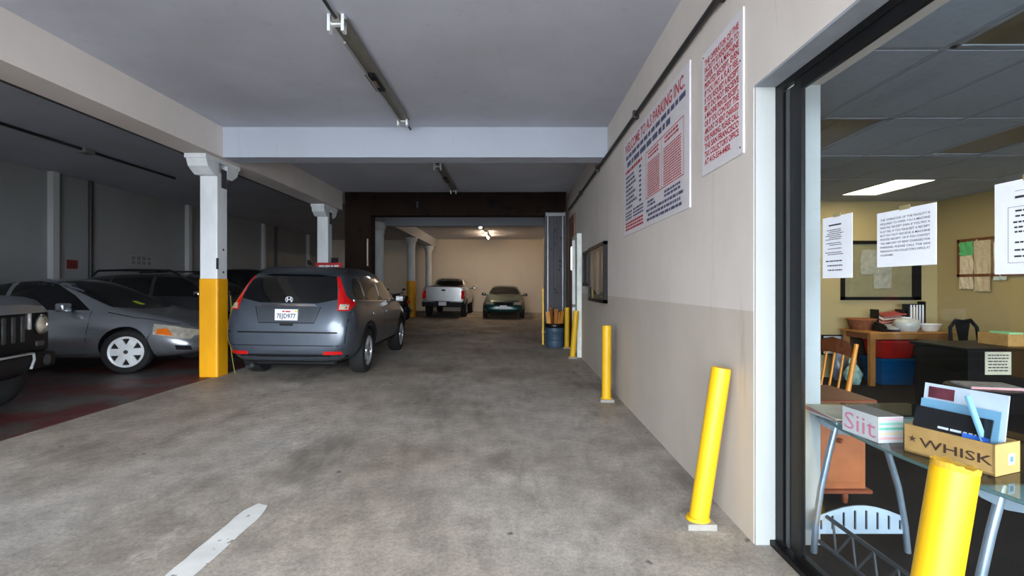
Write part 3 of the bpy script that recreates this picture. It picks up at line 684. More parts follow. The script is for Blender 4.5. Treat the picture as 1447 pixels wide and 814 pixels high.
# --- grey SUV seen from behind
p_grey = mat('gunmetal_paint', (78, 86, 97), .4, .6, coat=.7, var=.04)
stn = [(-2.27, .46, .62, .72, .50, .66, .64, .54), (-2.25, .36, .80, .90, .62, .76, .73, .62), (-2.19, .29, .98, 1.10, .70, .84, .79, .66), (-2.07, .26, 1.06, 1.34, .76, .885, .82, .64), (-1.95, .25, 1.08, 1.52, .78, .90, .83, .62), (-1.78, .25, 1.08, 1.61, .80, .908, .84, .63),
       (-1.2, .25, 1.06, 1.655, .82, .91, .85, .65), (-.5, .24, 1.04, 1.67, .82, .91, .855, .66), (.1, .24, 1.02, 1.64, .82, .91, .855, .65), (.5, .24, 1.01, 1.54, .82, .91, .855, .64), (.9, .24, 1.0, 1.32, .82, .91, .85, .66), (1.2, .24, .99, 1.12, .82, .908, .84, .70),
       (1.6, .25, .95, 1.05, .80, .90, .82, .66), (2.0, .27, .84, .96, .76, .86, .76, .60), (2.18, .30, .72, .84, .68, .78, .68, .54), (2.27, .38, .56, .66, .5, .62, .56, .44)]
ax = (-1.335, 1.285)
ml = SL @ Z(92.2)
c = Car('grey_suv', 'dark grey SUV seen from behind beside the amber column', (-3.235, 8.94, zf(-3.235)), ml, stn, p_grey, ax, .345, .9)
c.wheels(ax, .225, .225, 5)
c.patch('rear_window', m_cglass, [(-.66, 1.10), (.66, 1.10), (.60, 1.38), (.55, 1.50), (-.55, 1.50), (-.60, 1.38)], 'rear', rnd_=1)
c.patch('roof_spoiler', p_grey, [(-.60, 1.50), (.60, 1.50), (.56, 1.585), (-.56, 1.585)], 'rear', off=.05, sub=.1, depth=.08, rnd_=1)
c.mirrored('tail_light', m_red, [(-.67, 1.00), (-.81, 1.00), (-.80, 1.10), (-.74, 1.18), (-.675, 1.32), (-.60, 1.47), (-.57, 1.47), (-.63, 1.30), (-.66, 1.12)], 'rear', off=.012, sub=.04)
c.both('tail_light', m_red, [(-2.19, 1.0), (-2.02, 1.04), (-1.84, 1.10), (-1.99, 1.155), (-2.06, 1.24), (-2.09, 1.18)], off=.012, sub=.05)
c.mirrored('reverse_lamp', m_clear, [(-.685, 1.015), (-.79, 1.015), (-.785, 1.085), (-.69, 1.09)], 'rear', off=.017, sub=.05)
c.patch('chrome_garnish', m_chrome, [(-.40, 1.055), (.40, 1.055), (.36, 1.085), (-.36, 1.085)], 'rear', off=.02, sub=.08)
c.patch('plate_recess', mat('recess_grey', (62, 68, 76), .4, .4), [(-.42, 1.05), (-.36, .84), (.36, .84), (.42, 1.05)], 'rear', off=.003, sub=.08)
c.seam([(-.44, 1.05), (-.37, .83), (.37, .83), (.44, 1.05)], 'rear', .014)
c.plate(.94, 'rear', '7EJD977')
e = MB()
for sg in (-1, 1): e.box(-.004, .004, sg * .03 - .007, sg * .03 + .007, -.04, .04, Matrix.Rotation(R(sg * 8), 4, 'X'))
e.box(-.004, .004, -.03, .03, -.008, .008); e.lathe([(.058, -.003), (.066, -.003), (.066, .003), (.058, .003)], 24, Matrix.Rotation(R(90), 4, 'Y') @ Matrix.Diagonal((.85, 1, 1, 1)), cap=False)
e.v = [v * .8 for v in e.v]
o = e.build('maker_emblem', mat('emblem_silver', (214, 216, 222), .3, .2), c.t, local=True); h = c.bvh.ray_cast(Vector((-6, 0, 1.145)), Vector((1, 0, 0)))[0]; o.location = (h.x - .018, 0, 1.145)
c.seam([(-.80, .70), (.80, .70)], 'rear', .022); c.seam([(-.82, .98), (-.78, .56), (-.7, .52), (.7, .52), (.78, .56), (.82, .98)], 'rear', .012)
c.patch('lower_bumper', m_plast, [(-.80, .29), (.80, .29), (.78, .40), (-.78, .40)], 'rear', off=.012, sub=.1, rnd_=1)
c.mirrored('reflector', m_red, [(-.50, .40), (-.74, .40), (-.74, .445), (-.52, .445)], 'rear', off=.016)
c.patch('tailgate_handle', m_plast, [(-.09, .79), (.09, .79), (.09, .82), (-.09, .82)], 'rear', off=.006)
MB().tube([(-2.16, -.05, 1.14), (-2.12, .35, 1.2)], .012, 8).build('rear_wiper', m_plast, c.t, local=True)
q = MB(); q.tube([(-2.1, .5, .24), (-2.1, .55, .2), (-2.15, .58, .2)], .03, 10); q.build('exhaust_pipe', m_dgrey, c.t, local=True)
MB().rbox(-2.0, 1.9, -.6, .6, .2, .32, .03, 1).build('underbody', m_plast, c.t, local=True)
WIN = {'rear_quarter': [(-1.82, 1.17), (-1.35, 1.12), (-1.32, 1.46), (-1.60, 1.45)], 'back': [(-1.27, 1.115), (-.42, 1.09), (-.42, 1.53), (-1.26, 1.48)], 'front': [(-.34, 1.09), (.75, 1.07), (.42, 1.40), (.15, 1.53), (-.34, 1.54)]}
for k, v in WIN.items(): c.both('side_window', m_cglass, v, rnd_=1)
c.both('window_trim', m_chrome, [(-1.86, 1.12), (.80, 1.045), (.80, 1.06), (-1.86, 1.145)], off=.009)
c.patch('windshield', m_cglass, [(-.64, 1.12), (.64, 1.12), (.56, 1.56), (-.56, 1.56)], 'front', rnd_=1)
c.both('door_handle', p_grey, [(-1.15, .90), (-.95, .90), (-.95, .93), (-1.15, .93)], off=.03); c.both('door_handle', p_grey, [(-.25, .89), (-.05, .89), (-.05, .92), (-.25, .92)], off=.03)
for v in ('left', 'right'):
    c.seam([(-1.28, 1.08), (-1.3, .75), (-1.05, .36), (.78, .34), (.80, 1.03)], v); c.seam([(-.38, 1.08), (-.38, .35)], v)
c.both('wheel_arch_trim', m_plast, [(-1.335 + .42 * math.cos(R(a)), .345 + .42 * math.sin(R(a))) for a in range(-8, 189, 14)] + [(-1.335 + .47 * math.cos(R(a)), .345 + .47 * math.sin(R(a))) for a in range(188, -9, -14)], off=.012)
c.both('wheel_arch_trim', m_plast, [(1.285 + .42 * math.cos(R(a)), .345 + .42 * math.sin(R(a))) for a in range(-8, 189, 14)] + [(1.285 + .47 * math.cos(R(a)), .345 + .47 * math.sin(R(a))) for a in range(188, -9, -14)], off=.012)
c.both('sill_cladding', m_plast, [(-.88, .26), (.84, .26), (.84, .38), (-.88, .38)], off=.012)
c.mirror(.62, 1.10, p_grey, .86)
c.mirrored('headlight', m_clear, [(-.52, .72), (-.78, .70), (-.76, .86), (-.6, .84)], 'front'); c.patch('grille', m_plast, [(-.45, .58), (.45, .58), (.48, .74), (-.48, .74)], 'front')
MB().prism([(-1.35, -.012, 1.66), (-1.5, -.004, 1.73), (-1.54, -.004, 1.73), (-1.55, -.012, 1.65)], (0, .02, 0)).build('roof_antenna', m_plast, c.t, local=True)

# yellow cable at the SUV's left flank
t = thing('yellow_cable', 'thin yellow cable hanging by the column and grey SUV', 'cable', (-4.25, 7.3, .1))
MB().tube([(-4.27, 7.32, 1.30), (-4.245, 7.30, 1.1), (-4.255, 7.28, .8), (-4.235, 7.26, .55), (-4.20, 7.25, .35), (-4.17, 7.24, .2), (-4.15, 7.24, .112)], .007, 8).build('cord', mat('cable_yellow', (120, 116, 44), .6), t, smooth=50)
MB().box(-4.283, -4.25, 7.28, 7.36, 1.28, 1.35).build('clip', m_plast, t)

# --- silver sedan, nose to the aisle
p_silv = mat('silver_paint', (196, 202, 210), .27, .85, coat=.6, var=.03)
stn = [(-2.40, .44, .66, .76, .46, .60, .60, .5), (-2.36, .32, .84, .92, .62, .74, .70, .58), (-2.2, .25, .92, 1.0, .72, .84, .78, .62), (-1.75, .21, .95, 1.05, .78, .895, .82, .62), (-1.4, .20, .95, 1.10, .80, .905, .83, .60), (-1.0, .20, .94, 1.29, .82, .908, .835, .58),
       (-.6, .20, .93, 1.41, .82, .91, .84, .58), (-.1, .19, .92, 1.455, .82, .91, .84, .60), (.25, .19, .91, 1.42, .82, .91, .84, .59), (.6, .19, .90, 1.28, .82, .91, .84, .61), (.95, .19, .885, 1.08, .82, .908, .83, .66), (1.25, .19, .86, .96, .81, .905, .81, .68),
       (1.7, .20, .79, .88, .79, .895, .78, .64), (2.08, .22, .70, .78, .75, .86, .72, .58), (2.28, .25, .60, .68, .68, .78, .62, .50), (2.37, .28, .52, .58, .60, .66, .52, .42), (2.41, .34, .46, .50, .46, .52, .42, .34)]
ax = (-1.305, 1.435)
c = Car('silver_sedan', 'silver sedan with white hubcaps parked behind the amber column', (-7.31, 8.10, zf(-4.35)), Z(2.5), stn, p_silv, ax, .325, .9)
c.wheels(ax, .205, .225, 6, steer=R(16))
c.patch('windshield', m_cglass, [(-.66, .985), (-.3, .95), (.3, .95), (.66, .985), (.56, 1.37), (.3, 1.395), (-.3, 1.395), (-.56, 1.37)], 'front')
c.patch('rear_window', m_cglass, [(-.6, 1.06), (.6, 1.06), (.5, 1.34), (-.5, 1.34)], 'rear')
c.both('side_window', m_cglass, [(-.36, .965), (.86, .945), (.55, 1.17), (.22, 1.345), (-.06, 1.385), (-.36, 1.375)]); c.both('side_window', m_cglass, [(-1.18, .99), (-.44, .97), (-.44, 1.37), (-.80, 1.30), (-1.10, 1.14)])
c.mirrored('headlight', m_clear, [(.46, .545), (.58, .54), (.68, .545), (.68, .645), (.60, .645), (.50, .62)], 'front', off=.008, sub=.05)
c.both('headlight', m_clear, [(1.84, .585), (2.30, .50), (2.31, .61), (2.06, .695), (1.80, .735)], off=.008, sub=.05)
c.both('turn_signal', m_amber, [(1.88, .59), (2.10, .555), (2.0, .66), (1.88, .66)], off=.014, sub=.05)
c.patch('grille', m_plast, [(-.36, .54), (.36, .54), (.40, .62), (-.40, .62)], 'front'); c.patch('grille_bar', m_chrome, [(-.36, .575), (.36, .575), (.36, .59), (-.36, .59)], 'front', off=.012)
c.patch('air_dam', m_plast, [(-.40, .29), (.40, .29), (.44, .37), (-.44, .37)], 'front'); c.both('fog_opening', m_plast, [(2.14, .35), (2.31, .33), (2.31, .40), (2.14, .42)], off=.006, sub=.05)
c.plate(.455, 'front', ''); c.mirrored('tail_light', m_red, [(.50, .74), (.76, .74), (.74, .88), (.52, .86)], 'rear')
for v in ('left', 'right'):
    c.seam([(.90, .93), (.92, .70), (.86, .28), (-.38, .27), (-.40, .95)], v); c.seam([(-.42, .3), (-1.0, .34), (-1.14, .6), (-1.2, .96)], v); c.seam([(1.75, .24), (1.78, .55), (1.84, .72)], v, .006)
    c.seam([(-1.7, .60), (.9, .58)], v, .018, 'side_moulding', p_silv)
c.both('door_handle', p_silv, [(-.30, .76), (-.12, .76), (-.12, .79), (-.30, .79)], off=.025); c.both('door_handle', p_silv, [(-1.05, .77), (-.87, .77), (-.87, .80), (-1.05, .80)], off=.025)
c.mirror(.62, .99, p_silv, .83)
c.patch('windshield_sticker', mat('permit_green', (170, 200, 40), .5, emit=(170, 200, 40), es=.0), [(-.12, 1.0), (-.02, 1.0), (-.02, 1.06), (-.12, 1.06)], 'front', off=.010)
q = MB().tube([(1.08, -.55, 1.02), (1.0, .0, 1.035)], .01, 6).tube([(1.05, .05, 1.03), (1.0, .55, 1.03)], .01, 6); q.build('wipers', m_plast, c.t, local=True)
c.seam([(1.12, -.76), (1.5, -.76), (2.0, -.68), (2.25, -.5)], 'top', .008); c.seam([(1.12, .76), (1.5, .76), (2.0, .68), (2.25, .5)], 'top', .008)

# --- dark SUVs in the left bays
def bay_suv(name, label, loc, rz, paint, hs, rails, ln=1.0):
    base = [(-2.30, .46, .66, .76, .50, .64, .64, .54), (-2.28, .36, .84, .96, .62, .76, .73, .62), (-2.2, .28, 1.0, 1.2, .72, .86, .80, .66), (-2.08, .25, 1.08, 1.42, .78, .90, .83, .66), (-1.9, .25, 1.09, 1.55, .80, .915, .84, .66), (-1.2, .25, 1.07, 1.60, .82, .92, .85, .67),
            (-.5, .24, 1.05, 1.62, .82, .92, .86, .67), (.1, .24, 1.03, 1.59, .82, .92, .86, .66), (.5, .24, 1.02, 1.48, .82, .92, .86, .65), (.9, .24, 1.0, 1.26, .82, .92, .85, .68), (1.2, .24, .99, 1.10, .82, .915, .84, .72), (1.7, .25, .95, 1.04, .80, .90, .80, .66), (2.05, .27, .84, .95, .74, .84, .74, .60), (2.22, .30, .70, .80, .64, .74, .64, .5), (2.29, .4, .56, .64, .5, .58, .5, .4)]
    s_ = [(x * ln, zb, zs * (1 + (hs - 1) * .7), zt * hs, wb, wm, ws, wt) for x, zb, zs, zt, wb, wm, ws, wt in base]
    ax = (-1.36 * ln, 1.33 * ln); k = 1 + (hs - 1) * .85
    c = Car(name, label, loc, Z(rz), s_, paint, ax, .36, .9); c.wheels(ax, .225, .235, 5)
    def P(l): return [(a * ln, b * k) for a, b in l]
    c.both('side_window', m_cglass, P([(-1.95, 1.18), (-1.35, 1.14), (-1.32, 1.47), (-1.7, 1.44)])); c.both('side_window', m_cglass, P([(-1.28, 1.13), (-.42, 1.10), (-.42, 1.51), (-1.26, 1.48)])); c.both('side_window', m_cglass, P([(-.34, 1.10), (.80, 1.08), (.45, 1.36), (.15, 1.49), (-.34, 1.51)]))
    c.patch('windshield', m_cglass, [(-.66, 1.12 * k), (.66, 1.12 * k), (.56, 1.53 * k), (-.56, 1.53 * k)], 'front'); c.patch('rear_window', m_cglass, [(-.62, 1.14 * k), (.62, 1.14 * k), (.54, 1.46 * k), (-.54, 1.46 * k)], 'rear')
    c.mirrored('headlight', m_clear, [(.50, .68 * k), (.78, .70 * k), (.76, .84 * k), (.54, .80 * k)], 'front'); c.patch('grille', m_plast, [(-.44, .58 * k), (.44, .58 * k), (.46, .78 * k), (-.46, .78 * k)], 'front'); c.patch('lower_bumper', m_plast, [(-.6, .34), (.6, .34), (.6, .5), (-.6, .5)], 'front')
    c.mirrored('tail_light', m_red, [(.60, .94 * k), (.82, .94 * k), (.78, 1.2 * k), (.66, 1.2 * k)], 'rear')
    for v in ('left', 'right'): c.seam(P([(.9, 1.0), (.85, .4), (-.38, .36), (-.38, 1.08)]), v); c.seam(P([(-.42, .36), (-1.0, .4), (-1.3, .8), (-1.3, 1.1)]), v)
    c.both('door_handle', m_chrome, P([(-.28, .9), (-.08, .9), (-.08, .93), (-.28, .93)]), off=.025)
    c.mirror(.72 * ln, 1.13 * k, m_chrome if rails else paint, .86); c.plate(.52, 'front', '')
    if rails:
        for sg in (1, -1):
            zt = 1.585 * hs; r_ = MB().tube([(-1.75, sg * .63, zt - .06), (-1.62, sg * .63, zt + .055), (-.9, sg * .635, zt + .075), (-.1, sg * .635, zt + .065), (.12, sg * .63, zt - .04)], .022, 8); r_.build('roof_rail', m_plast, c.t, local=True, smooth=50)
        for x in (-1.3, -.4): MB().rbox(x - .035, x + .035, -.63, .63, 1.585 * hs + .05, 1.585 * hs + .08, .008, 1).build('crossbar', m_dgrey, c.t, local=True)
    else:
        MB().prism([(-1.6, -.01, 1.57 * hs), (-1.8, -.004, 1.68 * hs), (-1.84, -.004, 1.68 * hs), (-1.85, -.01, 1.55 * hs)], (0, .02, 0)).build('roof_antenna', m_plast, c.t, local=True)
    return c
p_dk = mat('charcoal_paint', (58, 60, 64), .3, .5, coat=1, var=.04); p_bk = mat('black_paint', (14, 15, 17), .22, .2, coat=1, var=.04)
bay_suv('charcoal_suv', 'charcoal SUV with black roof rails behind the silver sedan', (-7.43, 11.25, zf(-4.35)), 1.5, p_dk, 1.0, True)
bay_suv('black_suv', 'tall black SUV mostly hidden behind the grey SUV', (-7.2, 14.35, zf(-4.35)), 2, p_bk, 1.13, False)

# --- silver pickup at the back
p_tr = mat('pickup_silver_paint', (176, 178, 178), .35, .5, coat=.8, var=.05)
stn = [(-2.5, .52, 1.24, 1.29, .80, .86, .84, .78), (-2.46, .48, 1.26, 1.31, .84, .90, .87, .8), (-1.6, .45, 1.26, 1.31, .84, .905, .87, .8), (-.62, .42, 1.26, 1.31, .84, .905, .87, .8), (-.56, .42, 1.22, 1.44, .84, .905, .87, .66), (-.46, .42, 1.18, 1.66, .84, .905, .86, .64), (-.1, .40, 1.16, 1.74, .84, .905, .86, .66), (.5, .40, 1.15, 1.74, .84, .905, .86, .66),
       (.85, .40, 1.14, 1.58, .84, .905, .86, .66), (1.2, .40, 1.12, 1.30, .84, .905, .85, .70), (1.4, .40, 1.10, 1.2, .84, .90, .85, .72), (2.0, .42, 1.04, 1.12, .82, .89, .82, .68), (2.45, .46, .98, 1.05, .78, .86, .78, .62), (2.52, .52, .90, .97, .74, .8, .72, .58)]
ax = (-1.42, 1.62)
c = Car('pickup_truck', 'silver pickup truck facing the back wall beside the green sedan', (-3.03, 23.0, zf(-3.03)), SL @ Z(90), stn, p_tr, ax, .37, .9, lower=.55); c.wheels(ax, .235, .23, 5)
c.patch('rear_window', m_cglass, [(-.62, 1.33), (.62, 1.33), (.56, 1.66), (-.56, 1.66)], 'rear', rnd_=1)
c.patch('tailgate', p_tr, [(-.70, .74), (.70, .74), (.70, 1.27), (-.70, 1.27)], 'rear', off=.02, sub=.2)
c.patch('tailgate_handle', m_plast, [(-.08, 1.12), (.08, 1.12), (.08, 1.19), (-.08, 1.19)], 'rear', off=.03)
c.mirrored('tail_light', m_red, [(.73, .80), (.90, .80), (.90, 1.14), (.73, 1.14)], 'rear', off=.03, sub=.05)
MB().rbox(-2.72, -2.48, -.86, .86, .46, .70, .03, 2).build('rear_bumper', m_plast, c.t, local=True); MB().box(-2.735, -2.7, -.82, -.3, .655, .70).box(-2.735, -2.7, .3, .82, .655, .70).build('bumper_step', m_chrome, c.t, local=True)
o = MB().box(-2.75, -2.72, -.16, .16, .52, .68).build('license_plate', m_plate, c.t, local=True)
c.patch('bed_opening', m_plast, [(-2.4, -.74), (-.68, -.74), (-.68, .74), (-2.4, .74)], 'top', off=.004, sub=.3)
c.both('side_window', m_cglass, [(-.4, 1.24), (.12, 1.22), (.12, 1.62), (-.34, 1.60)]); c.both('side_window', m_cglass, [(.2, 1.22), (1.02, 1.20), (.72, 1.5), (.5, 1.63), (.2, 1.63)])
c.patch('windshield', m_cglass, [(-.66, 1.22), (.66, 1.22), (.58, 1.66), (-.58, 1.66)], 'front'); c.mirror(.85, 1.26, m_plast, .9)
c.mirrored('headlight', m_clear, [(.5, .8), (.76, .8), (.74, .95), (.52, .95)], 'front'); c.patch('grille', m_plast, [(-.45, .75), (.45, .75), (.45, .95), (-.45, .95)], 'front')
for v in ('left', 'right'): c.seam([(1.1, 1.15), (1.1, .5), (.16, .48), (.16, 1.2)], v); c.seam([(-.6, 1.27), (-.6, .5)], v, .015)

# --- dark green sedan facing out
p_gr = mat('dark_green_paint', (18, 70, 68), .35, .2, coat=.35, var=.05)
stn = [(-2.6, .44, .78, .86, .5, .64, .62, .52), (-2.54, .32, .90, .96, .66, .78, .74, .6), (-2.3, .26, .95, 1.0, .76, .88, .80, .66), (-1.6, .22, .95, 1.02, .82, .92, .84, .66), (-1.3, .21, .94, 1.10, .82, .925, .84, .6), (-.9, .21, .93, 1.32, .82, .925, .84, .57), (-.5, .2, .92, 1.40, .82, .925, .84, .58), (0, .2, .91, 1.41, .82, .925, .84, .59), (.3, .2, .9, 1.34, .82, .925, .84, .6), (.65, .2, .89, 1.15, .82, .925, .84, .64), (.95, .2, .88, .99, .82, .92, .83, .7), (1.5, .21, .83, .92, .80, .91, .80, .68), (2.2, .23, .74, .82, .76, .88, .76, .62), (2.5, .26, .66, .73, .68, .80, .68, .54), (2.58, .30, .56, .62, .60, .68, .56, .44), (2.62, .36, .48, .52, .5, .54, .44, .36)]
ax = (-1.45, 1.5)
c = Car('green_sedan', 'dark green sedan facing out at the back wall', (-.50, 22.9, zf(-.5)), SL @ Z(-90), stn, p_gr, ax, .325, .9); c.wheels(ax, .21, .2, 5)
c.patch('windshield', m_cglass, [(-.68, .97), (.68, .97), (.56, 1.35), (-.56, 1.35)], 'front', rnd_=1)
c.mirrored('headlight', m_clear, [(.42, .60), (.72, .60), (.74, .70), (.44, .71)], 'front', off=.012); c.patch('grille', m_plast, [(-.36, .58), (.36, .58), (.36, .70), (-.36, .70)], 'front', off=.006); c.plate(.50, 'front', '', dx=.04); c.patch('air_dam', m_plast, [(-.7, .30), (.7, .30), (.68, .40), (-.68, .40)], 'front')
c.patch('bumper_strip', m_plast, [(-.7, .565), (.7, .565), (.7, .585), (-.7, .585)], 'front', off=.012)
c.both('side_window', m_cglass, [(-.3, .95), (.66, .93), (.3, 1.22), (.05, 1.33), (-.3, 1.34)]); c.both('side_window', m_cglass, [(-1.1, .97), (-.38, .95), (-.38, 1.33), (-.8, 1.26)])
c.mirror(.6, .99, p_bk, .84); c.patch('rear_window', m_cglass, [(-.58, 1.05), (.58, 1.05), (.5, 1.3), (-.5, 1.3)], 'rear')
for v in ('left', 'right'): c.seam([(.8, .9), (.8, .3), (-.34, .28), (-.34, .93)], v)

# --- off-road vehicle, front corner at the left edge of the picture
p_jp = mat('slate_paint', (100, 106, 112), .45, .1, coat=.3, var=.05)
f_ = Vector((math.cos(R(14)), math.sin(R(14)), 0))
t = thing('off_road_vehicle', 'grey off-road vehicle with round headlight at the left edge', 'car', (-6.80, 4.13, zf(-4.35)), R(14), 'parked vehicles')
def L(mb, n, m_, par=None, s=40): return mb.build(n, m_, par or t, local=True, smooth=s)
hd = MB().prism([(.55, -.60, .96), (.55, -.62, 1.14), (.55, -.5, 1.19), (.55, .5, 1.19), (.55, .62, 1.14), (.55, .60, .96)], (.05, 0, 0)) 
hood = MB(); secs = []
for x, hw, z in ((.5, .72, 1.26), (1.0, .72, 1.25), (1.5, .72, 1.23), (1.78, .71, 1.205), (1.9, .69, 1.17), (1.97, .67, 1.11)):
    secs.append([(x, -hw, 1.03), (x, -hw, z - .05), (x, -hw + .05, z - .01), (x, -.3, z + .012), (x, .3, z + .012), (x, hw - .05, z - .01), (x, hw, z - .05), (x, hw, 1.03)])
n = 8; hood.add([v for s_ in secs for v in s_], [(i * n + k, i * n + (k + 1) % n, (i + 1) * n + (k + 1) % n, (i + 1) * n + k) for i in range(len(secs) - 1) for k in range(n)] + [tuple(range(n - 1, -1, -1)), tuple(range((len(secs) - 1) * n, len(secs) * n))])
L(hood, 'hood', p_jp)
L(MB().prism([(1.45, .22, 1.246), (1.72, .22, 1.225), (1.76, .24, 1.22), (1.72, .46, 1.218), (1.45, .46, 1.238)], (0, 0, .012)), 'hood_vent', m_plast)
L(MB().rbox(1.86, 1.94, -.78, .78, .62, 1.04, .03, 2), 'grille_panel', m_plast)
sl = MB()
for k in range(7): sl.rbox(1.93, 1.95, -.40 + k * .125, -.40 + k * .125 + .05, .74, 1.0, .008, 1)
L(sl, 'grille_slot', m_dgrey)
L(MB().rbox(1.935, 1.96, .445, .475, .86, 1.04, .006, 1), 'trim_bar', m_silver)
for sg in (1, -1):
    Mh = Matrix.Translation((1.935, sg * .62, .905)) @ Matrix.Rotation(R(90), 4, 'Y')
    hl = L(MB().lathe([(.108, 0), (.108, .03), (.095, .035), (.09, .015)], 28, Mh), 'headlight', m_chrome)
    MB().lathe([(.09, .012), (.07, .035), (.03, .045), (.005, .047)], 24, Mh).build('lens', m_clear, hl, local=True, smooth=60)
    L(MB().rbox(1.90, 1.955, sg * .62 - .06, sg * .62 + .06, .67, .73, .01, 1), 'turn_signal', m_amber if sg < 0 else m_dgrey)
    L(MB().prism([(.55, sg * .60, .95), (1.75, sg * .60, .98), (1.9, sg * .60, .85), (1.86, sg * .60, .78), (1.70, sg * .60, .86), (1.05, sg * .60, .86), (.8, sg * .6, .55), (.55, sg * .6, .5)], (0, sg * .24, 0)), 'fender', p_jp)
    L(MB().rbox(1.72, 1.9, min(sg * .62, sg * .84), max(sg * .62, sg * .84), .60, .98, .04, 2), 'fender_end', m_plast)
L(MB().rbox(1.93, 2.06, -.68, .68, .46, .62, .03, 2), 'front_bumper', m_plast)
L(MB().rbox(2.03, 2.075, -.6, .33, .62, .64, .006, 1), 'bumper_bar', m_silver); L(MB().tube([(2.06, .33, .63), (2.085, .30, .57), (2.08, .26, .48)], .012, 8), 'tow_hook', m_silver)
L(MB().lathe([(.05, 0), (.055, .02), (.03, .03)], 16, Matrix.Translation((2.05, .52, .54)) @ Matrix.Rotation(R(90), 4, 'Y')), 'fog_lamp', m_dgrey)
L(MB().rbox(-1.85, .62, -.76, .76, .48, 1.16, .05, 2), 'body', p_jp); L(MB().rbox(-1.85, 1.9, -.45, .45, .38, .6, .03, 1), 'chassis', m_plast)
L(MB().prism([(-1.84, -.70, 1.16), (.55, -.70, 1.16), (.30, -.66, 1.74), (-1.78, -.66, 1.76)], (0, 1.38, 0)), 'cabin', p_jp)
L(MB().prism([(.585, -.62, 1.22), (.585, .62, 1.22), (.37, .58, 1.66), (.37, -.58, 1.66)], (.0, 0, .02)), 'windshield', m_cglass)
for sg in (1, -1):
    L(MB().prism([(-.5, sg * .705, 1.22), (.42, sg * .705, 1.22), (.25, sg * .69, 1.66), (-.5, sg * .69, 1.66)], (0, sg * .012, 0)), 'side_window', m_cglass)
    L(MB().prism([(-1.7, sg * .705, 1.22), (-.6, sg * .705, 1.22), (-.6, sg * .69, 1.66), (-1.7, sg * .69, 1.66)], (0, sg * .012, 0)), 'side_window', m_cglass)
    L(MB().rbox(.35, .45, min(sg * .78, sg * .98), max(sg * .78, sg * .98), 1.22, 1.38, .03, 2), 'side_mirror', m_plast)
    for x in (-1.3, 1.38):
        Mw = Matrix.Translation((x, sg * .69, .37)) @ Matrix.Rotation(R(-90 * sg), 4, 'X')
        wh = L(MB().lathe([(.1, .06), (.2, .08), (.21, .115), (.33, .12), (.37, .07), (.37, -.07), (.33, -.12), (.2, -.12)], 30, Mw), 'wheel', m_tire)
        rm = MB().lathe([(.19, .085), (.205, .118)], 28, Mw, cap=False).lathe([(.07, .07), (.06, .11)], 16, Mw)
        for k in range(5): rm.box(.05, .2, -.03, .03, .08, .105, Mw @ Matrix.Rotation(k * 2 * math.pi / 5, 4, 'Z'))
        rm.build('rim', m_silver, wh, local=True)

# --- motorcycle
t = thing('motorcycle', 'dark motorcycle parked beside the amber round column', 'motorcycle', (-4.62, 19.4, zf(-4.35)), R(125), 'parked vehicles')
m_mc = mat('motorcycle_purple', (58, 30, 62), .25, .3, coat=1); m_mcb = mat('motorcycle_black', (20, 20, 22), .35)
for x in (-.70, .72):
    Mw = Matrix.Translation((x, 0, .31)) @ Matrix.Rotation(R(90), 4, 'X')
    wh = L(MB().lathe([(.22, -.05), (.29, -.06), (.31, -.03), (.31, .03), (.29, .06), (.22, .05), (.22, -.05)], 28, Mw, cap=False), 'wheel', m_tire)
    rm = MB().lathe([(.225, -.03), (.225, .03), (.20, .03), (.20, -.03), (.225, -.03)], 28, Mw, cap=False).lathe([(.04, -.05), (.04, .05)], 12, Mw)
    for k in range(6): rm.box(.02, .21, -.012, .012, -.012, .012, Mw @ Matrix.Rotation(k * math.pi / 3, 4, 'Z'))
    rm.build('rim', m_dgrey, wh, local=True)
L(MB().tube([(.72, -.09, .31), (.55, -.09, .72), (.47, -.09, .95)], .022, 8).tube([(.72, .09, .31), (.55, .09, .72), (.47, .09, .95)], .022, 8), 'fork', m_chrome)
L(MB().tube([(.44, -.36, 1.02), (.40, -.30, 1.03), (.47, -.1, .98), (.47, .1, .98), (.40, .30, 1.03), (.34, .36, 1.02)], .015, 8), 'handlebar', m_mcb)
L(MB().lathe([(.02, -.06), (.08, -.02), (.10, .04), (.09, .05)], 18, Matrix.Translation((.60, 0, .84)) @ Matrix.Rotation(R(90), 4, 'Y')), 'headlight', m_cglass)
tk = MB().tube([(.42, 0, .82), (.30, 0, .86), (.10, 0, .86), (-.08, 0, .78), (-.16, 0, .74)], [.05, .13, .15, .10, .05], 16); L(tk, 'fuel_tank', m_mc, s=60)
L(MB().tube([(-.10, 0, .76), (-.35, 0, .76), (-.62, 0, .82), (-.82, 0, .88)], [.08, .13, .12, .05], 12), 'seat', m_mcb, s=60)
L(MB().rbox(-.22, .30, -.16, .16, .30, .62, .06, 2), 'engine', m_dgrey); L(MB().tube([(.2, -.17, .4), (0, -.19, .26), (-.4, -.19, .28), (-.8, -.19, .36)], [.025, .025, .04, .045], 10), 'exhaust', m_chrome)
L(MB().tube([(-.70, -.1, .31), (-.3, -.1, .38), (-.2, 0, .6)], .025, 8).tube([(-.70, .1, .31), (-.3, .1, .38), (-.2, 0, .6)], .025, 8).tube([(-.2, 0, .7), (.45, 0, .85)], .03, 8), 'frame', m_mcb)
L(MB().tube([(-.55, 0, .64), (-.72, 0, .66), (-.92, 0, .56), (-.99, 0, .45)], .045, 10), 'rear_fender', m_mc); L(MB().tube([(.52, 0, .60), (.72, 0, .645), (.92, 0, .58), (1.02, 0, .45)], .045, 10), 'front_fender', m_mc)
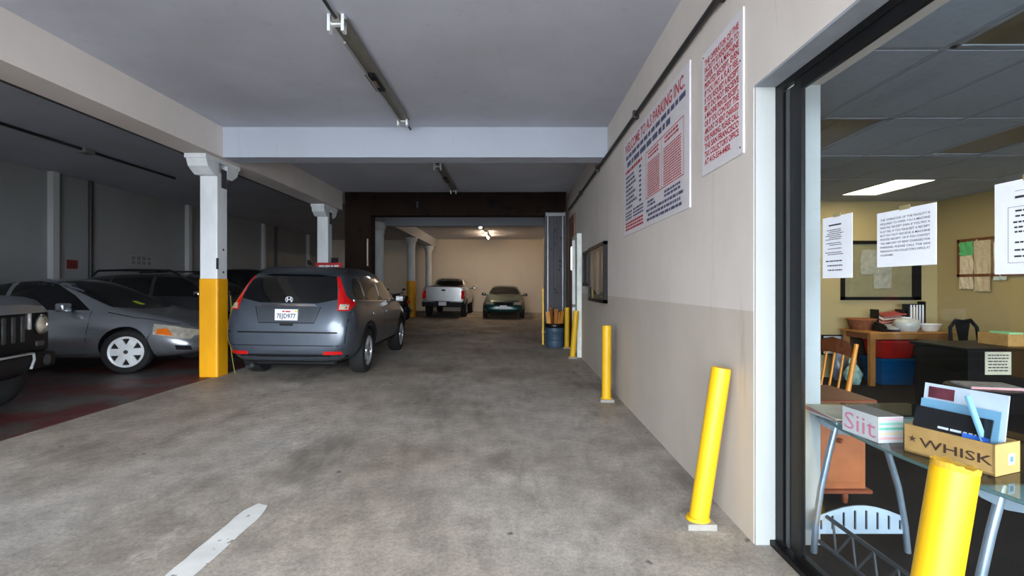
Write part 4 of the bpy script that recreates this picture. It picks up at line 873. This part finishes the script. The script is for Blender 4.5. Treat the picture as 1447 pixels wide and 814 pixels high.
L(MB().tube([(.36, -.30, 1.02), (.36, -.34, 1.16)], .008, 6).rbox(.35, .37, -.42, -.28, 1.13, 1.2, .008, 1), 'mirror', m_mcb); L(MB().tube([(.36, .30, 1.02), (.36, .34, 1.16)], .008, 6).rbox(.35, .37, .28, .42, 1.13, 1.2, .008, 1), 'mirror', m_mcb)
L(MB().tube([(-.1, .12, .32), (-.15, .3, .0)], .014, 8), 'kickstand', m_mcb); L(MB().rbox(-1.0, -.94, -.06, .06, .66, .74, .01, 1), 'tail_light', m_red)

# ------------------------------------------------------------------ papers taped on the office glass
def glass_paper(ya, yb, za, zb, label, kind):
    xg = 1.4338
    t = thing('paper_notice', label, 'paper', (xg, (ya + yb) / 2, zb), group='paper notices on the office glass')
    MB().box(xg - .0012, xg, min(ya, yb), max(ya, yb), zb, za).build('sheet', m_paper, t)
    pg = Page((xg - .0012, ya, za), (0, -1, 0), (0, 0, -1), .0006); pg.N = Vector((-1, 0, 0)); W = ya - yb; H = za - zb; q = MB(); rn = random.Random(int(ya * 100))
    if kind == 0:
        pg.rect(q, .045, .035, .13, .042)
        v = .058
        while v < H - .03:
            u = rn.uniform(.02, .05); pg.greek(q, u, W - .055 - rn.uniform(0, .02), v, .0035 if v < .17 else .0055, rn, 1); v += .0085 if rn.random() < .7 else .017
            if v > .17: v += .012
    elif kind == 1:
        TX = ['THE OPERATOR OF THE FACILITY IS', 'REQUIRED TO OFFER YOU A MACHINE', 'PRINTED RECEIPT EVEN IF YOU PAY A', 'FLAT FEE. IF YOU REQUEST A RECEIPT', 'BUT DO NOT RECEIVE A MACHINE', 'PRINTED RECEIPT, OR IF YOU CONTEST', 'THE AMOUNT OF RENT CHARGED FOR', 'PARKING, PLEASE CALL THE SAN', "FRANCISCO TAX COLLECTOR'S OFFICE AT", '415-554-4400.']
        for i, s_ in enumerate(TX): pg.text(q, s_, .018, .026 + i * .0152, .0078, W - .042, fit=i < 9, bold=.01)
    else:
        pg.rect(q, .06, .03, .16, .031); pg.rect(q, .06, .045, .15, .052)
        for a in ((.04, .075, .2, .076), (.04, .235, .2, .236), (.04, .075, .041, .236), (.2, .075, .201, .236)): pg.rect(q, *a)
        for v in (.085, .10, .117, .132, .145, .175, .197, .215): pg.greek(q, .052 + rn.uniform(0, .01), .19, v, .005, rn, .9)
    q.build('print', m_inkblk, t)['kind'] = 'stuff'
    MB().box(xg - .0018, xg - .0006, (ya + yb) / 2 - .025, (ya + yb) / 2 + .025, za - .004, za + .012).build('tape', mat('tape_tan', (150, 140, 100), .4), t)
glass_paper(2.275, 2.075, 1.732, 1.455, 'narrow white notice taped left on the office glass', 0)
glass_paper(1.933, 1.661, 1.705, 1.493, 'landscape white notice with capital letters on the office glass', 1)
glass_paper(1.459, 1.246, 1.722, 1.454, 'white form with a printed box at the right picture edge', 2)

# ------------------------------------------------------------------ office furniture
m_tub = mat('silver_tube', (150, 164, 178), .3, .6); m_tblglass = clearglass('table_glass', (.72, .84, .80), 1.5)
t = thing('glass_table', 'glass table with curved silver legs behind the window', 'table', (1.9, 2.1, 0))
poly = []
for i in range(13):
    y = 2.84 - i * (2.84 - 1.30) / 12; k = (y - 2.07) / .77; poly.append((1.545 + .12 * k * k + .03 * k ** 4, y, .728))
poly += [(2.28, 1.30, .728), (2.34, 2.07, .728), (2.28, 2.84, .728)]
MB().prism(poly, (0, 0, .012)).build('table_top', m_tblglass, t)
MB().tube([(a, b, .734) for a, b, _ in poly[:13]], .0075, 8).build('edge_band', mat('glass_edge_green', (94, 122, 118), .2), t, smooth=50)
for yy in (2.6, 1.72):
    for pts in ([(1.72, yy, .72), (1.675, yy, .55), (1.63, yy, .35), (1.60, yy, .15), (1.59, yy, .0)], [(1.93, yy, .72), (1.98, yy, .55), (2.04, yy, .35), (2.075, yy, .15), (2.09, yy, .0)]):
        MB().tube(pts, .016, 12).build('leg', m_tub, t, smooth=50)
    sp = [];
    for i in range(13):
        u = i / 12; sp.append((1.60 + .48 * u, yy - .004, .19 + .065 * math.sin(math.pi * u)))
    # slotted panel: strips around eight slots
    pn = MB(); n = 8; u0 = 1.60; wd = .48
    def topz(x): return .185 + .065 * math.sin(math.pi * (x - u0) / wd)
    edges = []
    for k in range(n): cx = u0 + wd * (k + .5) / n; edges += [cx - .0065, cx + .0065]
    xs = [u0] + edges + [u0 + wd]
    for i in range(len(xs) - 1):
        a, b = xs[i], xs[i + 1]
        if i % 2 == 0: pn.prism([(a, yy, .10), (b, yy, .10), (b, yy, topz(b)), (a, yy, topz(a))], (0, .008, 0))
        else:
            pn.prism([(a, yy, .10), (b, yy, .10), (b, yy, .122), (a, yy, .122)], (0, .008, 0)); pn.prism([(a, yy, topz(a) - .025), (b, yy, topz(b) - .025), (b, yy, topz(b)), (a, yy, topz(a))], (0, .008, 0))
    pn.build('slotted_panel', mat('pale_panel', (172, 190, 204), .4, .2), t)
    bk = [(1.60, yy - .01, .722), (2.12, yy - .01, .722), (2.10, yy - .01, .69), (2.0, yy - .01, .635), (1.86, yy - .01, .61), (1.72, yy - .01, .635), (1.63, yy - .01, .68)]
    MB().prism(bk, (0, .012, 0)).build('bracket_plate', m_tub, t)
tr = MB(); tr.tube([(1.66, 2.6, .19), (1.68, 1.72, .19)], .011, 8).tube([(1.62, 2.6, .06), (1.64, 1.72, .06)], .011, 8)
for i in range(6):
    y = 2.55 - i * .145; tr.tube([(1.66, y, .19), (1.63, y - .07, .06)], .006, 6).tube([(1.63, y - .07, .06), (1.66, y - .145, .19)], .006, 6)
tr.build('truss_stretcher', m_dgrey, t)

# candy-striped box
ZT = .7415
A = Vector((1.548, 2.31, ZT)); B = Vector((1.566, 2.105, ZT)); Ud = (B - A).normalized(); Pd = Vector((-Ud.y, Ud.x, 0)); 
if Pd.x < 0: Pd = -Pd
def boxframe(O, U, P, l, wd, h):      # matrix: local x along U, y along P, z up
    return Matrix(((U.x, P.x, 0, O.x), (U.y, P.y, 0, O.y), (0, 0, 1, O.z), (0, 0, 0, 1)))
t = thing('gift_box', 'white box with pink lettering and striped end on the glass table', 'box', A)
Mx = boxframe(A, Ud, Pd, .206, .115, .112)
MB().box(0, .206, 0, .115, 0, .112, Mx).build('carton', mat('box_white', (222, 218, 216), .6), t)
MB().box(.0, .206, .0, .115, .112, .1135, Mx).build('lid', mat('box_lid_grey', (150, 144, 136), .7), t)
for i, cc in enumerate(((232, 190, 196), (150, 214, 190), (120, 204, 176), (240, 214, 180), (240, 180, 180))):
    MB().box(.206, .2068, .002, .113, .098 - i * .021, .108 - i * .021, Mx).build('stripe', mat('stripe_%d' % i, cc, .6), t)
pg = Page(Mx @ Vector((0, -.0005, .112)), Ud, (0, 0, -1), .0008); pg.N = -Pd; q = MB(); pg.text(q, 'Siit', .014, .018, .078, .178, fit=True, bold=.0); q.build('pink_lettering', mat('pink_ink', (228, 140, 160), .6), t)

# whisky crate
A = Vector((1.604, 2.012, ZT)); B = Vector((1.705, 1.735, ZT)); Ud = (B - A).normalized(); Pd = Vector((-Ud.y, Ud.x, 0)); Pd = Pd if Pd.x > 0 else -Pd
LN_ = (B - A).length; HB = .112; WB = .15
Mx = boxframe(A, Ud, Pd, LN_, WB, HB); m_cr = mat('crate_cardboard', (190, 146, 84), .7, var=.15, scale=12); m_cr2 = mat('crate_end', (214, 172, 104), .7, var=.1)
t = thing('whisky_crate', 'open brown crate lettered WHISK holding magazines on the glass table', 'crate', A)
for a in ((0, LN_, 0, .008, 0, HB), (0, LN_, WB - .008, WB, 0, HB), (0, .008, .008, WB - .008, 0, HB), (0, LN_, 0, WB, 0, .008)): MB().box(*a, Mx).build('side_panel', m_cr, t)
MB().box(LN_ - .008, LN_ + .001, .0, WB, 0, HB, Mx).build('end_panel', m_cr2, t)
pg = Page(Mx @ Vector((0, -.0004, HB)), Ud, (0, 0, -1), .0008); pg.N = -Pd; q = MB()
wv = pg.text(q, 'WHISK', .055, .042, .034, LN_ - .06, fit=True, bold=.012)
st_ = []
for i in range(10):
    a = math.pi / 2 + i * math.pi / 5; r_ = .016 if i % 2 == 0 else .006; st_.append(pg.pt(.03 + r_ * math.cos(a), .053 - r_ * math.sin(a)))
q.add(st_ + [pg.pt(.03, .053)], [(i, (i + 1) % 10, 10) for i in range(10)]); q.build('crate_lettering', mat('brown_ink', (74, 46, 30), .7), t)
pg = Page(Mx @ Vector((LN_ + .0012, 0, HB)), Pd, (0, 0, -1), .0008); pg.N = Ud; q = MB(); pg.rect(q, .075, .04, .115, .08); q.build('sticker', m_paper, t)
q = MB(); pg.e = .0014; pg.rect(q, .085, .05, .105, .07); q.build('sticker_patch', mat('sticker_blue', (110, 150, 176), .6), t)
pg2 = MB()
def leaf(name, label, O, u, v, th, m_, cat, extra=None):
    o = thing(name, label, cat, O, group='magazines and papers in the crate'); u = Vector(u); v = Vector(v); nn = u.cross(v).normalized() * th
    n = 6; ps = []
    for i in range(n + 1):
        k = i / n; bow = nn.normalized() * (-.007 * math.sin(math.pi * k)); ps.append(u * k + bow)
    q = MB()
    for i in range(n): q.add([ps[i], ps[i + 1], ps[i + 1] + v, ps[i] + v, ps[i] + nn, ps[i + 1] + nn, ps[i + 1] + v + nn, ps[i] + v + nn], [(0, 1, 2, 3), (7, 6, 5, 4), (0, 4, 5, 1), (3, 2, 6, 7)] + ([(0, 3, 7, 4)] if i == 0 else []) + ([(1, 5, 6, 2)] if i == n - 1 else []))
    q.build('cover', m_, o, local=True, smooth=40)
    if extra: extra(o, u, v, nn, ps)
    return o
C0 = Mx @ Vector((.0, .03, .09)); up = Vector((0, 0, 1))
m_navy = mat('magazine_black', (20, 22, 26), .25); m_blu = mat('folder_blue', (120, 168, 196), .4); m_brw = mat('brochure_white', (206, 214, 224), .4)
def cover_print(o, u, v, nn, ps):
    O = u * .35 + v * .5 + nn.normalized() * .0095; q = MB(); pgx = Page(O, u.normalized(), -v.normalized(), .0); pgx.N = Vector((0, 0, 0)); pgx.greek(q, 0, u.length * .5, 0, .009, random.Random(2), 1); pgx.greek(q, 0, u.length * .45, .03, .006, random.Random(4), 1)
    q.build('cover_print', m_paper, o, local=True)
leaf('magazine', 'black magazine leaning in the crate', Mx @ Vector((.012, .024, .06)), Ud * .25, Pd * .040 + up * .125, .008, m_navy, 'magazine', cover_print)
leaf('brochure', 'pale blue brochure between the magazine and the white brochure', Mx @ Vector((.014, .048, .03)), Ud * .26, Pd * .040 + up * .185, .004, m_blu, 'brochure')
def red_picture(o, u, v, nn, ps):
    O = u * .06 + v * .95 + nn.normalized() * .0075; q = MB(); pgx = Page(O, u.normalized(), -v.normalized(), .0); pgx.N = Vector((0, 0, 0)); pgx.rect(q, 0, 0, .09, .045); q.build('cover_picture', mat('picture_maroon', (112, 50, 62), .4, var=.4, scale=20), o, local=True)
leaf('brochure', 'white brochure with maroon picture standing highest in the crate', Mx @ Vector((.012, .072, .03)), Ud * .272, Pd * .045 + up * .245, .006, m_brw, 'brochure', red_picture)
leaf('folder', 'pale blue folder leaning at the end of the crate', Mx @ Vector((.272, .014, .03)), Pd * .03, -Ud * .075 + up * .235, .006, m_blu, 'folder')
leaf('leaflet', 'bright blue leaflet low at the crate end', Mx @ Vector((.19, .013, .05)), Ud * .08, Pd * .003 + up * .075, .002, mat('leaflet_blue', (40, 96, 190), .4), 'leaflet')
# thin papers at the far table corner
for i, cc in enumerate(((200, 200, 196), (190, 120, 120), (214, 206, 180))):
    t = thing('loose_paper', ['grey', 'reddish', 'cream'][i] + ' papers stacked on the far corner of the glass table', 'paper', (1.62, 2.55, ZT + i * .011), R(8 - 7 * i), 'papers on the glass table')
    q = MB().rbox(-.04, .17, -.18, .12, 0, .01, .002, 1)
    q.build('sheets', mat('loose_%d' % i, cc, .7), t, local=True)

# dresser
m_dr = mat('cherry_wood', (168, 96, 52), .45, var=.2, scale=4); m_dr2 = mat('cherry_wood_edge', (134, 66, 36), .45, var=.2, scale=4)
t = thing('wood_cabinet', 'small orange-brown wooden cabinet behind the glass table', 'cabinet', (2.0, 3.4, 0))
MB().box(1.72, 2.28, 3.18, 3.6, .10, .66).build('carcass', m_dr, t); MB().rbox(1.69, 2.33, 3.14, 3.63, .66, .685, .005, 1).build('top_board', m_dr2, t); MB().rbox(1.69, 2.31, 3.15, 3.62, .075, .10, .005, 1).build('base_board', m_dr2, t)
dd = MB().rbox(1.75, 2.25, 3.168, 3.18, .14, .63, .004, 1).build('door', m_dr, t); MB().lathe([(.012, 0), (.018, .015), (.008, .03)], 12, Matrix.Translation((2.10, 3.168, .42)) @ Matrix.Rotation(R(90), 4, 'X')).build('knob', m_dr2, dd)
for x in (1.74, 2.16):
    for y in (3.2, 3.57): MB().lathe([(.014, 0), (.02, .04), (.016, .078)], 10, Matrix.Translation((x, y, 0))).build('foot', m_dr2, t)

# wooden chair
m_ch = mat('golden_wood', (216, 138, 36), .4, var=.15); m_chd = mat('dark_brown_wood', (104, 54, 28), .4)
t = thing('wooden_chair', 'golden wooden spindle chair inside the office near the window', 'chair', (2.50, 4.15, 0), R(205), 'office chairs')
MB().rbox(-.2, .22, -.21, .21, .42, .46, .02, 2).build('seat', m_ch, t, local=True, smooth=40)
for sx, sy in ((-.17, -.17), (-.17, .17), (.18, -.17), (.18, .17)): MB().tube([(sx, sy, .43), (sx * 1.2, sy * 1.15, 0)], [.02, .016], 10).build('leg', m_ch, t, local=True, smooth=50)
for sy in (-.19, .19): MB().tube([(-.18, sy, .44), (-.25, sy, .68), (-.31, sy * 1.05, .93)], [.022, .02, .018], 10).build('back_post', m_ch, t, local=True, smooth=50)
for sy in (-.11, -.035, .035, .11): MB().tube([(-.18, sy, .45), (-.24, sy, .66), (-.29, sy, .86)], .01, 8).build('spindle', m_ch, t, local=True, smooth=50)
MB().prism([(-.275, -.21, .82), (-.285, -.14, .93), (-.30, 0, .965), (-.285, .14, .93), (-.275, .21, .82), (-.27, .0, .85)], (-.022, 0, .01)).build('crest_rail', m_chd, t, local=True)
MB().tube([(.2, -.18, .2), (.2, .18, .2)], .011, 8).tube([(-.19, -.18, .2), (.2, -.18, .2)], .011, 8).tube([(-.19, .18, .2), (.2, .18, .2)], .011, 8).build('stretcher', m_ch, t, local=True)

# long wooden table with storage below
m_wd = mat('oak_wood', (176, 120, 60), .5, var=.18, scale=5)
t = thing('wooden_table', 'long wooden storage table against the yellow office wall', 'table', (5.4, 7.2, 0))
MB().rbox(5.0, 6.22, 6.88, 7.52, .735, .765, .006, 1).build('table_top', m_wd, t); MB().box(5.04, 6.18, 6.92, 6.945, .66, .735).build('apron', m_wd, t); MB().box(5.04, 5.065, 6.945, 7.44, .66, .735).build('apron', m_dr2, t)
for x in (5.03, 6.14):
    for y in (6.91, 7.44): MB().box(x, x + .07, y, y + .06, 0, .735).build('leg', m_wd, t)
MB().box(5.10, 6.2, 7.47, 7.49, .05, .735).build('back_panel', mat('dark_back_panel', (64, 48, 34), .7), t)
def tub(x0, x1, y0, y1, z0, z1, c, label, name='storage_tub', cat='tub', grp='storage tubs under the wooden table'):
    t = thing(name, label, cat, ((x0 + x1) / 2, (y0 + y1) / 2, z0), group=grp); i = .03
    q = MB(); a = [(x0 + i, y0 + i, z0), (x1 - i, y0 + i, z0), (x1 - i, y1 - i, z0), (x0 + i, y1 - i, z0), (x0, y0, z1), (x1, y0, z1), (x1, y1, z1), (x0, y1, z1)]
    q.add(a, [(3, 2, 1, 0), (0, 1, 5, 4), (1, 2, 6, 5), (2, 3, 7, 6), (3, 0, 4, 7), (4, 5, 6, 7)]); q.build('bin', c, t)
    MB().rbox(x0 - .012, x1 + .012, y0 - .012, y1 + .012, z1 - .02, z1 + .015, .006, 1).build('rim', c, t)
tub(5.24, 5.74, 6.98, 7.4, .0, .36, mat('tub_blue', (10, 92, 150), .35), 'blue plastic tub on the carpet under the table')
tub(5.26, 5.72, 7.0, 7.38, .38, .62, mat('tub_red', (206, 40, 28), .35), 'red plastic tub stacked on the blue tub')
tub(5.80, 6.10, 7.0, 7.4, .0, .22, mat('tub_maroon', (96, 28, 34), .4), 'maroon box under the right end of the table')
tub(5.80, 6.10, 7.02, 7.4, .25, .56, mat('tub_smoke', (96, 88, 78), .25), 'smoky clear box stacked on the maroon box')
def bag(x, y, z, sx, sy, sz, m_, label, sd):
    bm = bmesh.new(); bmesh.ops.create_icosphere(bm, subdivisions=3, radius=1); rn = random.Random(sd)
    ph = [rn.uniform(0, 6) for _ in range(6)]
    for v in bm.verts:
        c_ = v.co; k = 1 + .12 * math.sin(4 * c_.x + ph[0]) * math.sin(5 * c_.z + ph[1]) + .07 * math.sin(9 * c_.y + ph[2] + 6 * c_.z); c_ = Vector((c_.x * k, c_.y * k, c_.z * k))
        pinch = 1 - .45 * max(0, c_.z); v.co = Vector((x + c_.x * sx * pinch, y + c_.y * sy * pinch, max(z, z + sz * (.85 + c_.z))))
    t = thing('plastic_bag', label, 'bag', (x, y, z), group='bags under the wooden table'); MB().bm(bm).build('sack', m_, t, smooth=60)
    MB().tube([(x - .05, y, z + sz * 1.7), (x - .04, y, z + sz * 2.05), (x + .04, y, z + sz * 2.05), (x + .05, y, z + sz * 1.7)], .012, 8).build('handle', m_, t, smooth=60)
bag(4.88, 7.06, 0, .115, .11, .18, mat('bag_print', (150, 186, 178), .4, var=.6, scale=14), 'pale printed shopping bag on the carpet beside the wooden table', 1)
bag(4.88, 7.36, .0, .115, .09, .28, mat('bag_grey', (108, 116, 128), .3, var=.4, scale=9), 'taller grey plastic bag standing behind the printed bag', 2)
t = thing('picture_frame', 'small framed picture hanging low on the wall left of the wooden table', 'picture', (4.9, 7.58, .0)); MB().box(4.76, 5.08, 7.57, 7.60, .35, .66).build('frame', m_blk, t); MB().box(4.78, 5.06, 7.565, 7.572, .37, .64).build('print', mat('pale_print', (178, 186, 190), .5), t)
t.location.z = .35
for ch in t.children: ch.location.z -= .35
# things on the table top
zt = .766
t = thing('wicker_basket', 'brown wicker basket on the wooden table', 'basket', (5.205, 7.34, zt)); bk = MB()
T = Matrix.Translation((5.205, 7.34, zt)) @ Matrix.Diagonal((1.13, 1, 1, 1))
bk.lathe([(.12, 0), (.15, .06), (.17, .15), (.155, .15), (.13, .02), (.02, .015)], 24, T); bk.build('weave', mat('wicker', (122, 70, 38), .8, var=.4, scale=30, bump=.4), t, smooth=30)
MB().tube([Vector((5.205 + .192 * math.cos(a * .2618), 7.34 + .17 * math.sin(a * .2618), zt + .155)) for a in range(25)], .012, 8).build('rim', mat('wicker_rim', (150, 88, 46), .8), t, smooth=50)
t = thing('telephone', 'dark desk telephone with silver keypad on the wooden table', 'telephone', (5.33, 7.02, zt))
MB().prism([(5.22, 6.92, zt), (5.22, 7.13, zt), (5.22, 7.13, zt + .09), (5.22, 6.92, zt + .03)], (.24, 0, 0)).build('body', m_blk, t); MB().prism([(5.30, 6.92, zt + .034), (5.30, 7.11, zt + .088), (5.30, 7.11, zt + .096), (5.30, 6.92, zt + .042)], (.15, 0, 0)).build('keypad', m_silver, t); MB().tube([(5.25, 6.92, zt + .06), (5.25, 6.97, zt + .09), (5.25, 7.08, zt + .11), (5.25, 7.12, zt + .11)], .022, 10).build('handset', m_blk, t, smooth=50)
t = thing('paper_tray', 'slanted tray of pink and white papers on the wooden table', 'tray', (5.62, 7.3, zt))
for i, cc in enumerate(((226, 190, 180), (214, 140, 120), (232, 214, 206), (170, 70, 60))): MB().prism([(5.42 + .03 * i, 7.28, zt + .05 + .045 * i), (5.78 + .02 * i, 7.28, zt + .09 + .045 * i), (5.80 + .02 * i, 7.46, zt + .13 + .045 * i), (5.44 + .03 * i, 7.46, zt + .09 + .045 * i)], (0, 0, .012)).build('paper_stack', mat('tray_paper_%d' % i, cc, .7), t)
MB().box(5.42, 5.44, 7.3, 7.46, zt, zt + .3).box(5.80, 5.82, 7.3, 7.46, zt, zt + .3).build('rack', m_blk, t)
t = thing('plastic_tub', 'clear rounded plastic tub on the wooden table', 'tub', (5.66, 7.06, zt)); MB().lathe([(.12, 0), (.15, .05), (.155, .13), (.13, .17), (.05, .185)], 20, Matrix.Translation((5.66, 7.06, zt))).build('tub_body', mat('milky_plastic', (186, 188, 182), .3), t, smooth=50); MB().lathe([(.05, .185), (.06, .2), (.03, .205)], 16, Matrix.Translation((5.66, 7.06, zt))).build('lid', m_paper, t, smooth=50)
t = thing('white_bowl', 'white oval bowl at the right end of the wooden table', 'bowl', (5.99, 7.05, zt)); MB().lathe([(.08, 0), (.10, .02), (.125, .09), (.13, .10), (.12, .095), (.09, .03), (.02, .02)], 24, Matrix.Translation((5.99, 7.05, zt)) @ Matrix.Diagonal((1.15, .8, 1, 1))).build('bowl_body', mat('bowl_white', (232, 228, 216), .3), t, smooth=40); MB().tube([(5.99 + .15 * math.cos(a * .3142), 7.05 + .104 * math.sin(a * .3142), zt + .1) for a in range(21)], .006, 6).build('lip', m_paper, t)
t = thing('stamp_rack', 'black rack with hanging white strips on the wooden table', 'rack', (5.98, 7.35, zt)); MB().box(5.88, 6.14, 7.30, 7.42, zt + .34, zt + .38).box(5.88, 5.90, 7.3, 7.42, zt, zt + .34).box(6.11, 6.14, 7.3, 7.42, zt, zt + .42).build('stand', m_blk, t)
for i in range(5): MB().box(5.905 + i * .044, 5.925 + i * .044, 7.29, 7.30, zt + .04, zt + .37).build('strip', m_paper, t)

# framed board on the back office wall
t = thing('framed_board', 'dark framed wall board with pinned crumpled papers', 'board', (5.68, OY, 1.2)); fr = MB()
for a in ((5.06, 5.11, 1.20, 2.12), (6.16, 6.29, 1.20, 2.12), (5.06, 6.29, 1.20, 1.25), (5.06, 6.29, 2.07, 2.12)): fr.box(a[0], a[1], OY - .04, OY, a[2], a[3])
fr.build('frame', m_blk, t); MB().box(5.11, 6.16, OY - .015, OY, 1.25, 2.07).build('board_face', mat('olive_board', (132, 126, 96), .4), t)
def crumple(x0, x1, z0, z1, y, m_, par, sd, ax='y'):
    rn = random.Random(sd); n = 5; vs = []; fs = []
    for i in range(n + 1):
        for j in range(n + 1):
            a = x0 + (x1 - x0) * i / n + rn.uniform(-.008, .008); b = z0 + (z1 - z0) * j / n + rn.uniform(-.008, .008); d_ = y - .006 - rn.uniform(0, .012)
            vs.append((a, d_, b) if ax == 'y' else (d_, a, b))
    for i in range(n):
        for j in range(n): k = i * (n + 1) + j; fs.append((k, k + 1, k + n + 2, k + n + 1))
    o = MB().add(vs, fs).build('pinned_paper', m_, par); return o
m_cp = mat('crumpled_paper', (150, 150, 136), .8, var=.2, scale=18)
crumple(5.36, 5.66, 1.60, 1.98, OY - .015, m_cp, t, 1); crumple(5.56, 5.84, 1.38, 1.72, OY - .015, m_cp, t, 2)
# cork board on the right office wall
t = thing('cork_board', 'cork board with green and beige papers on the office side wall', 'board', (OX, 6.75, 1.55)); fr = MB()
for a in ((6.05, 6.09, 1.55, 2.10), (7.19, 7.23, 1.55, 2.10), (6.05, 7.23, 1.55, 1.59), (6.05, 7.23, 2.06, 2.10)): fr.box(OX - .03, OX, *a)
fr.build('frame', mat('brown_frame', (112, 66, 34), .5), t); MB().box(OX - .012, OX, 6.09, 7.19, 1.59, 2.06).build('cork', mat('cork', (160, 130, 86), .9, var=.3, scale=40), t)
crumple(6.98, 7.20, 1.86, 2.06, OX - .014, mat('paper_green', (96, 188, 118), .7), t, 3, 'x'); crumple(6.98, 7.20, 1.38, 1.86, OX - .014, mat('paper_beige', (222, 206, 176), .7, var=.15, scale=25), t, 4, 'x'); crumple(6.72, 6.97, 1.34, 2.08, OX - .014, mat('paper_tan', (206, 188, 156), .7, var=.15, scale=25), t, 5, 'x'); crumple(6.5, 6.68, 1.5, 2.02, OX - .014, mat('paper_pale', (206, 220, 214), .7), t, 6, 'x')
# black desk
t = thing('black_desk', 'black office desk with a paper sign on its front', 'desk', (5.5, 5.6, 0)); MB().box(4.84, 6.35, 5.22, 5.26, .04, .72).build('front_panel', m_blk, t); MB().rbox(4.80, 6.4, 5.18, 5.95, .72, .755, .005, 1).build('desk_top', m_blk, t)
for x in (4.84, 6.31): MB().box(x, x + .04, 5.26, 5.9, 0, .72).build('side_panel', m_blk, t)
MB().box(5.02, 5.30, 5.216, 5.22, .47, .72).build('paper_sign', mat('paper_cream', (206, 200, 176), .8), t)
pg = Page((5.02, 5.216, .72), (1, 0, 0), (0, 0, -1), .0015); pg.N = Vector((0, -1, 0)); q = MB()
for k in range(6): pg.greek(q, .03, .25, .035 + k * .033, .012, rnd, .95)
q.build('sign_print', m_inkblk, t)['kind'] = 'stuff'
t = thing('cardboard_box', 'cardboard box with green paper on the black desk', 'box', (5.6, 5.6, .756)); MB().box(5.40, 5.9, 5.35, 5.7, .756, .885).build('carton', m_cr, t); MB().box(5.44, 5.6, 5.38, 5.6, .885, .905).build('green_sheet', mat('sheet_green', (150, 214, 160), .7), t)
# black bentwood chair
t = thing('black_chair', 'black chair with looped open back behind the black desk', 'chair', (6.05, 6.35, 0), R(90), 'office chairs')
MB().rbox(-.2, .22, -.21, .21, .43, .47, .02, 2).build('seat', m_blk, t, local=True, smooth=40)
for sx, sy in ((-.17, -.17), (-.17, .17), (.18, -.17), (.18, .17)): MB().tube([(sx, sy, .43), (sx * 1.15, sy * 1.1, 0)], [.02, .016], 10).build('leg', m_blk, t, local=True, smooth=50)
t.rotation_euler.z = R(-90)
for ch in t.children: pass
arch = [(-.2, -.17, .45), (-.22, -.19, .65), (-.24, -.18, .86), (-.25, -.10, .96), (-.25, 0, .94), (-.25, .10, .96), (-.24, .18, .86), (-.22, .19, .65), (-.2, .17, .45)]
MB().tube(arch, .022, 10).build('back_loop', m_blk, t, local=True, smooth=50)
MB().prism([(-.22, -.035, .47), (-.24, -.06, .72), (-.25, -.1, .94), (-.25, .1, .94), (-.24, .06, .72), (-.22, .035, .47)], (-.015, 0, 0)).build('splat', m_blk, t, local=True)
# side table with magazine
t = thing('side_table', 'small black pedestal side table in the dark office', 'table', (3.36, 3.5, 0)); T = Matrix.Translation((3.36, 3.5, 0))
MB().lathe([(.22, .675), (.225, .69), (.22, .70)], 28, T).build('table_top', m_blk, t, smooth=40); MB().lathe([(.025, .03), (.025, .675)], 12, T).build('pedestal', m_blk, t, smooth=40); MB().lathe([(.17, 0), (.17, .012), (.03, .035)], 24, T).build('base', m_blk, t, smooth=40)
t = thing('magazine', 'white and pink magazine lying on the black side table', 'magazine', (3.36, 3.48, .7), R(-12)); MB().rbox(-.16, .16, -.11, .11, .0, .018, .003, 1).build('cover', mat('magazine_pale', (190, 186, 184), .35, var=.35, scale=20), t, local=True); MB().box(-.158, .158, -.112, -.108, .003, .015).build('page_edge', mat('magazine_pink', (220, 150, 150), .5), t, local=True)
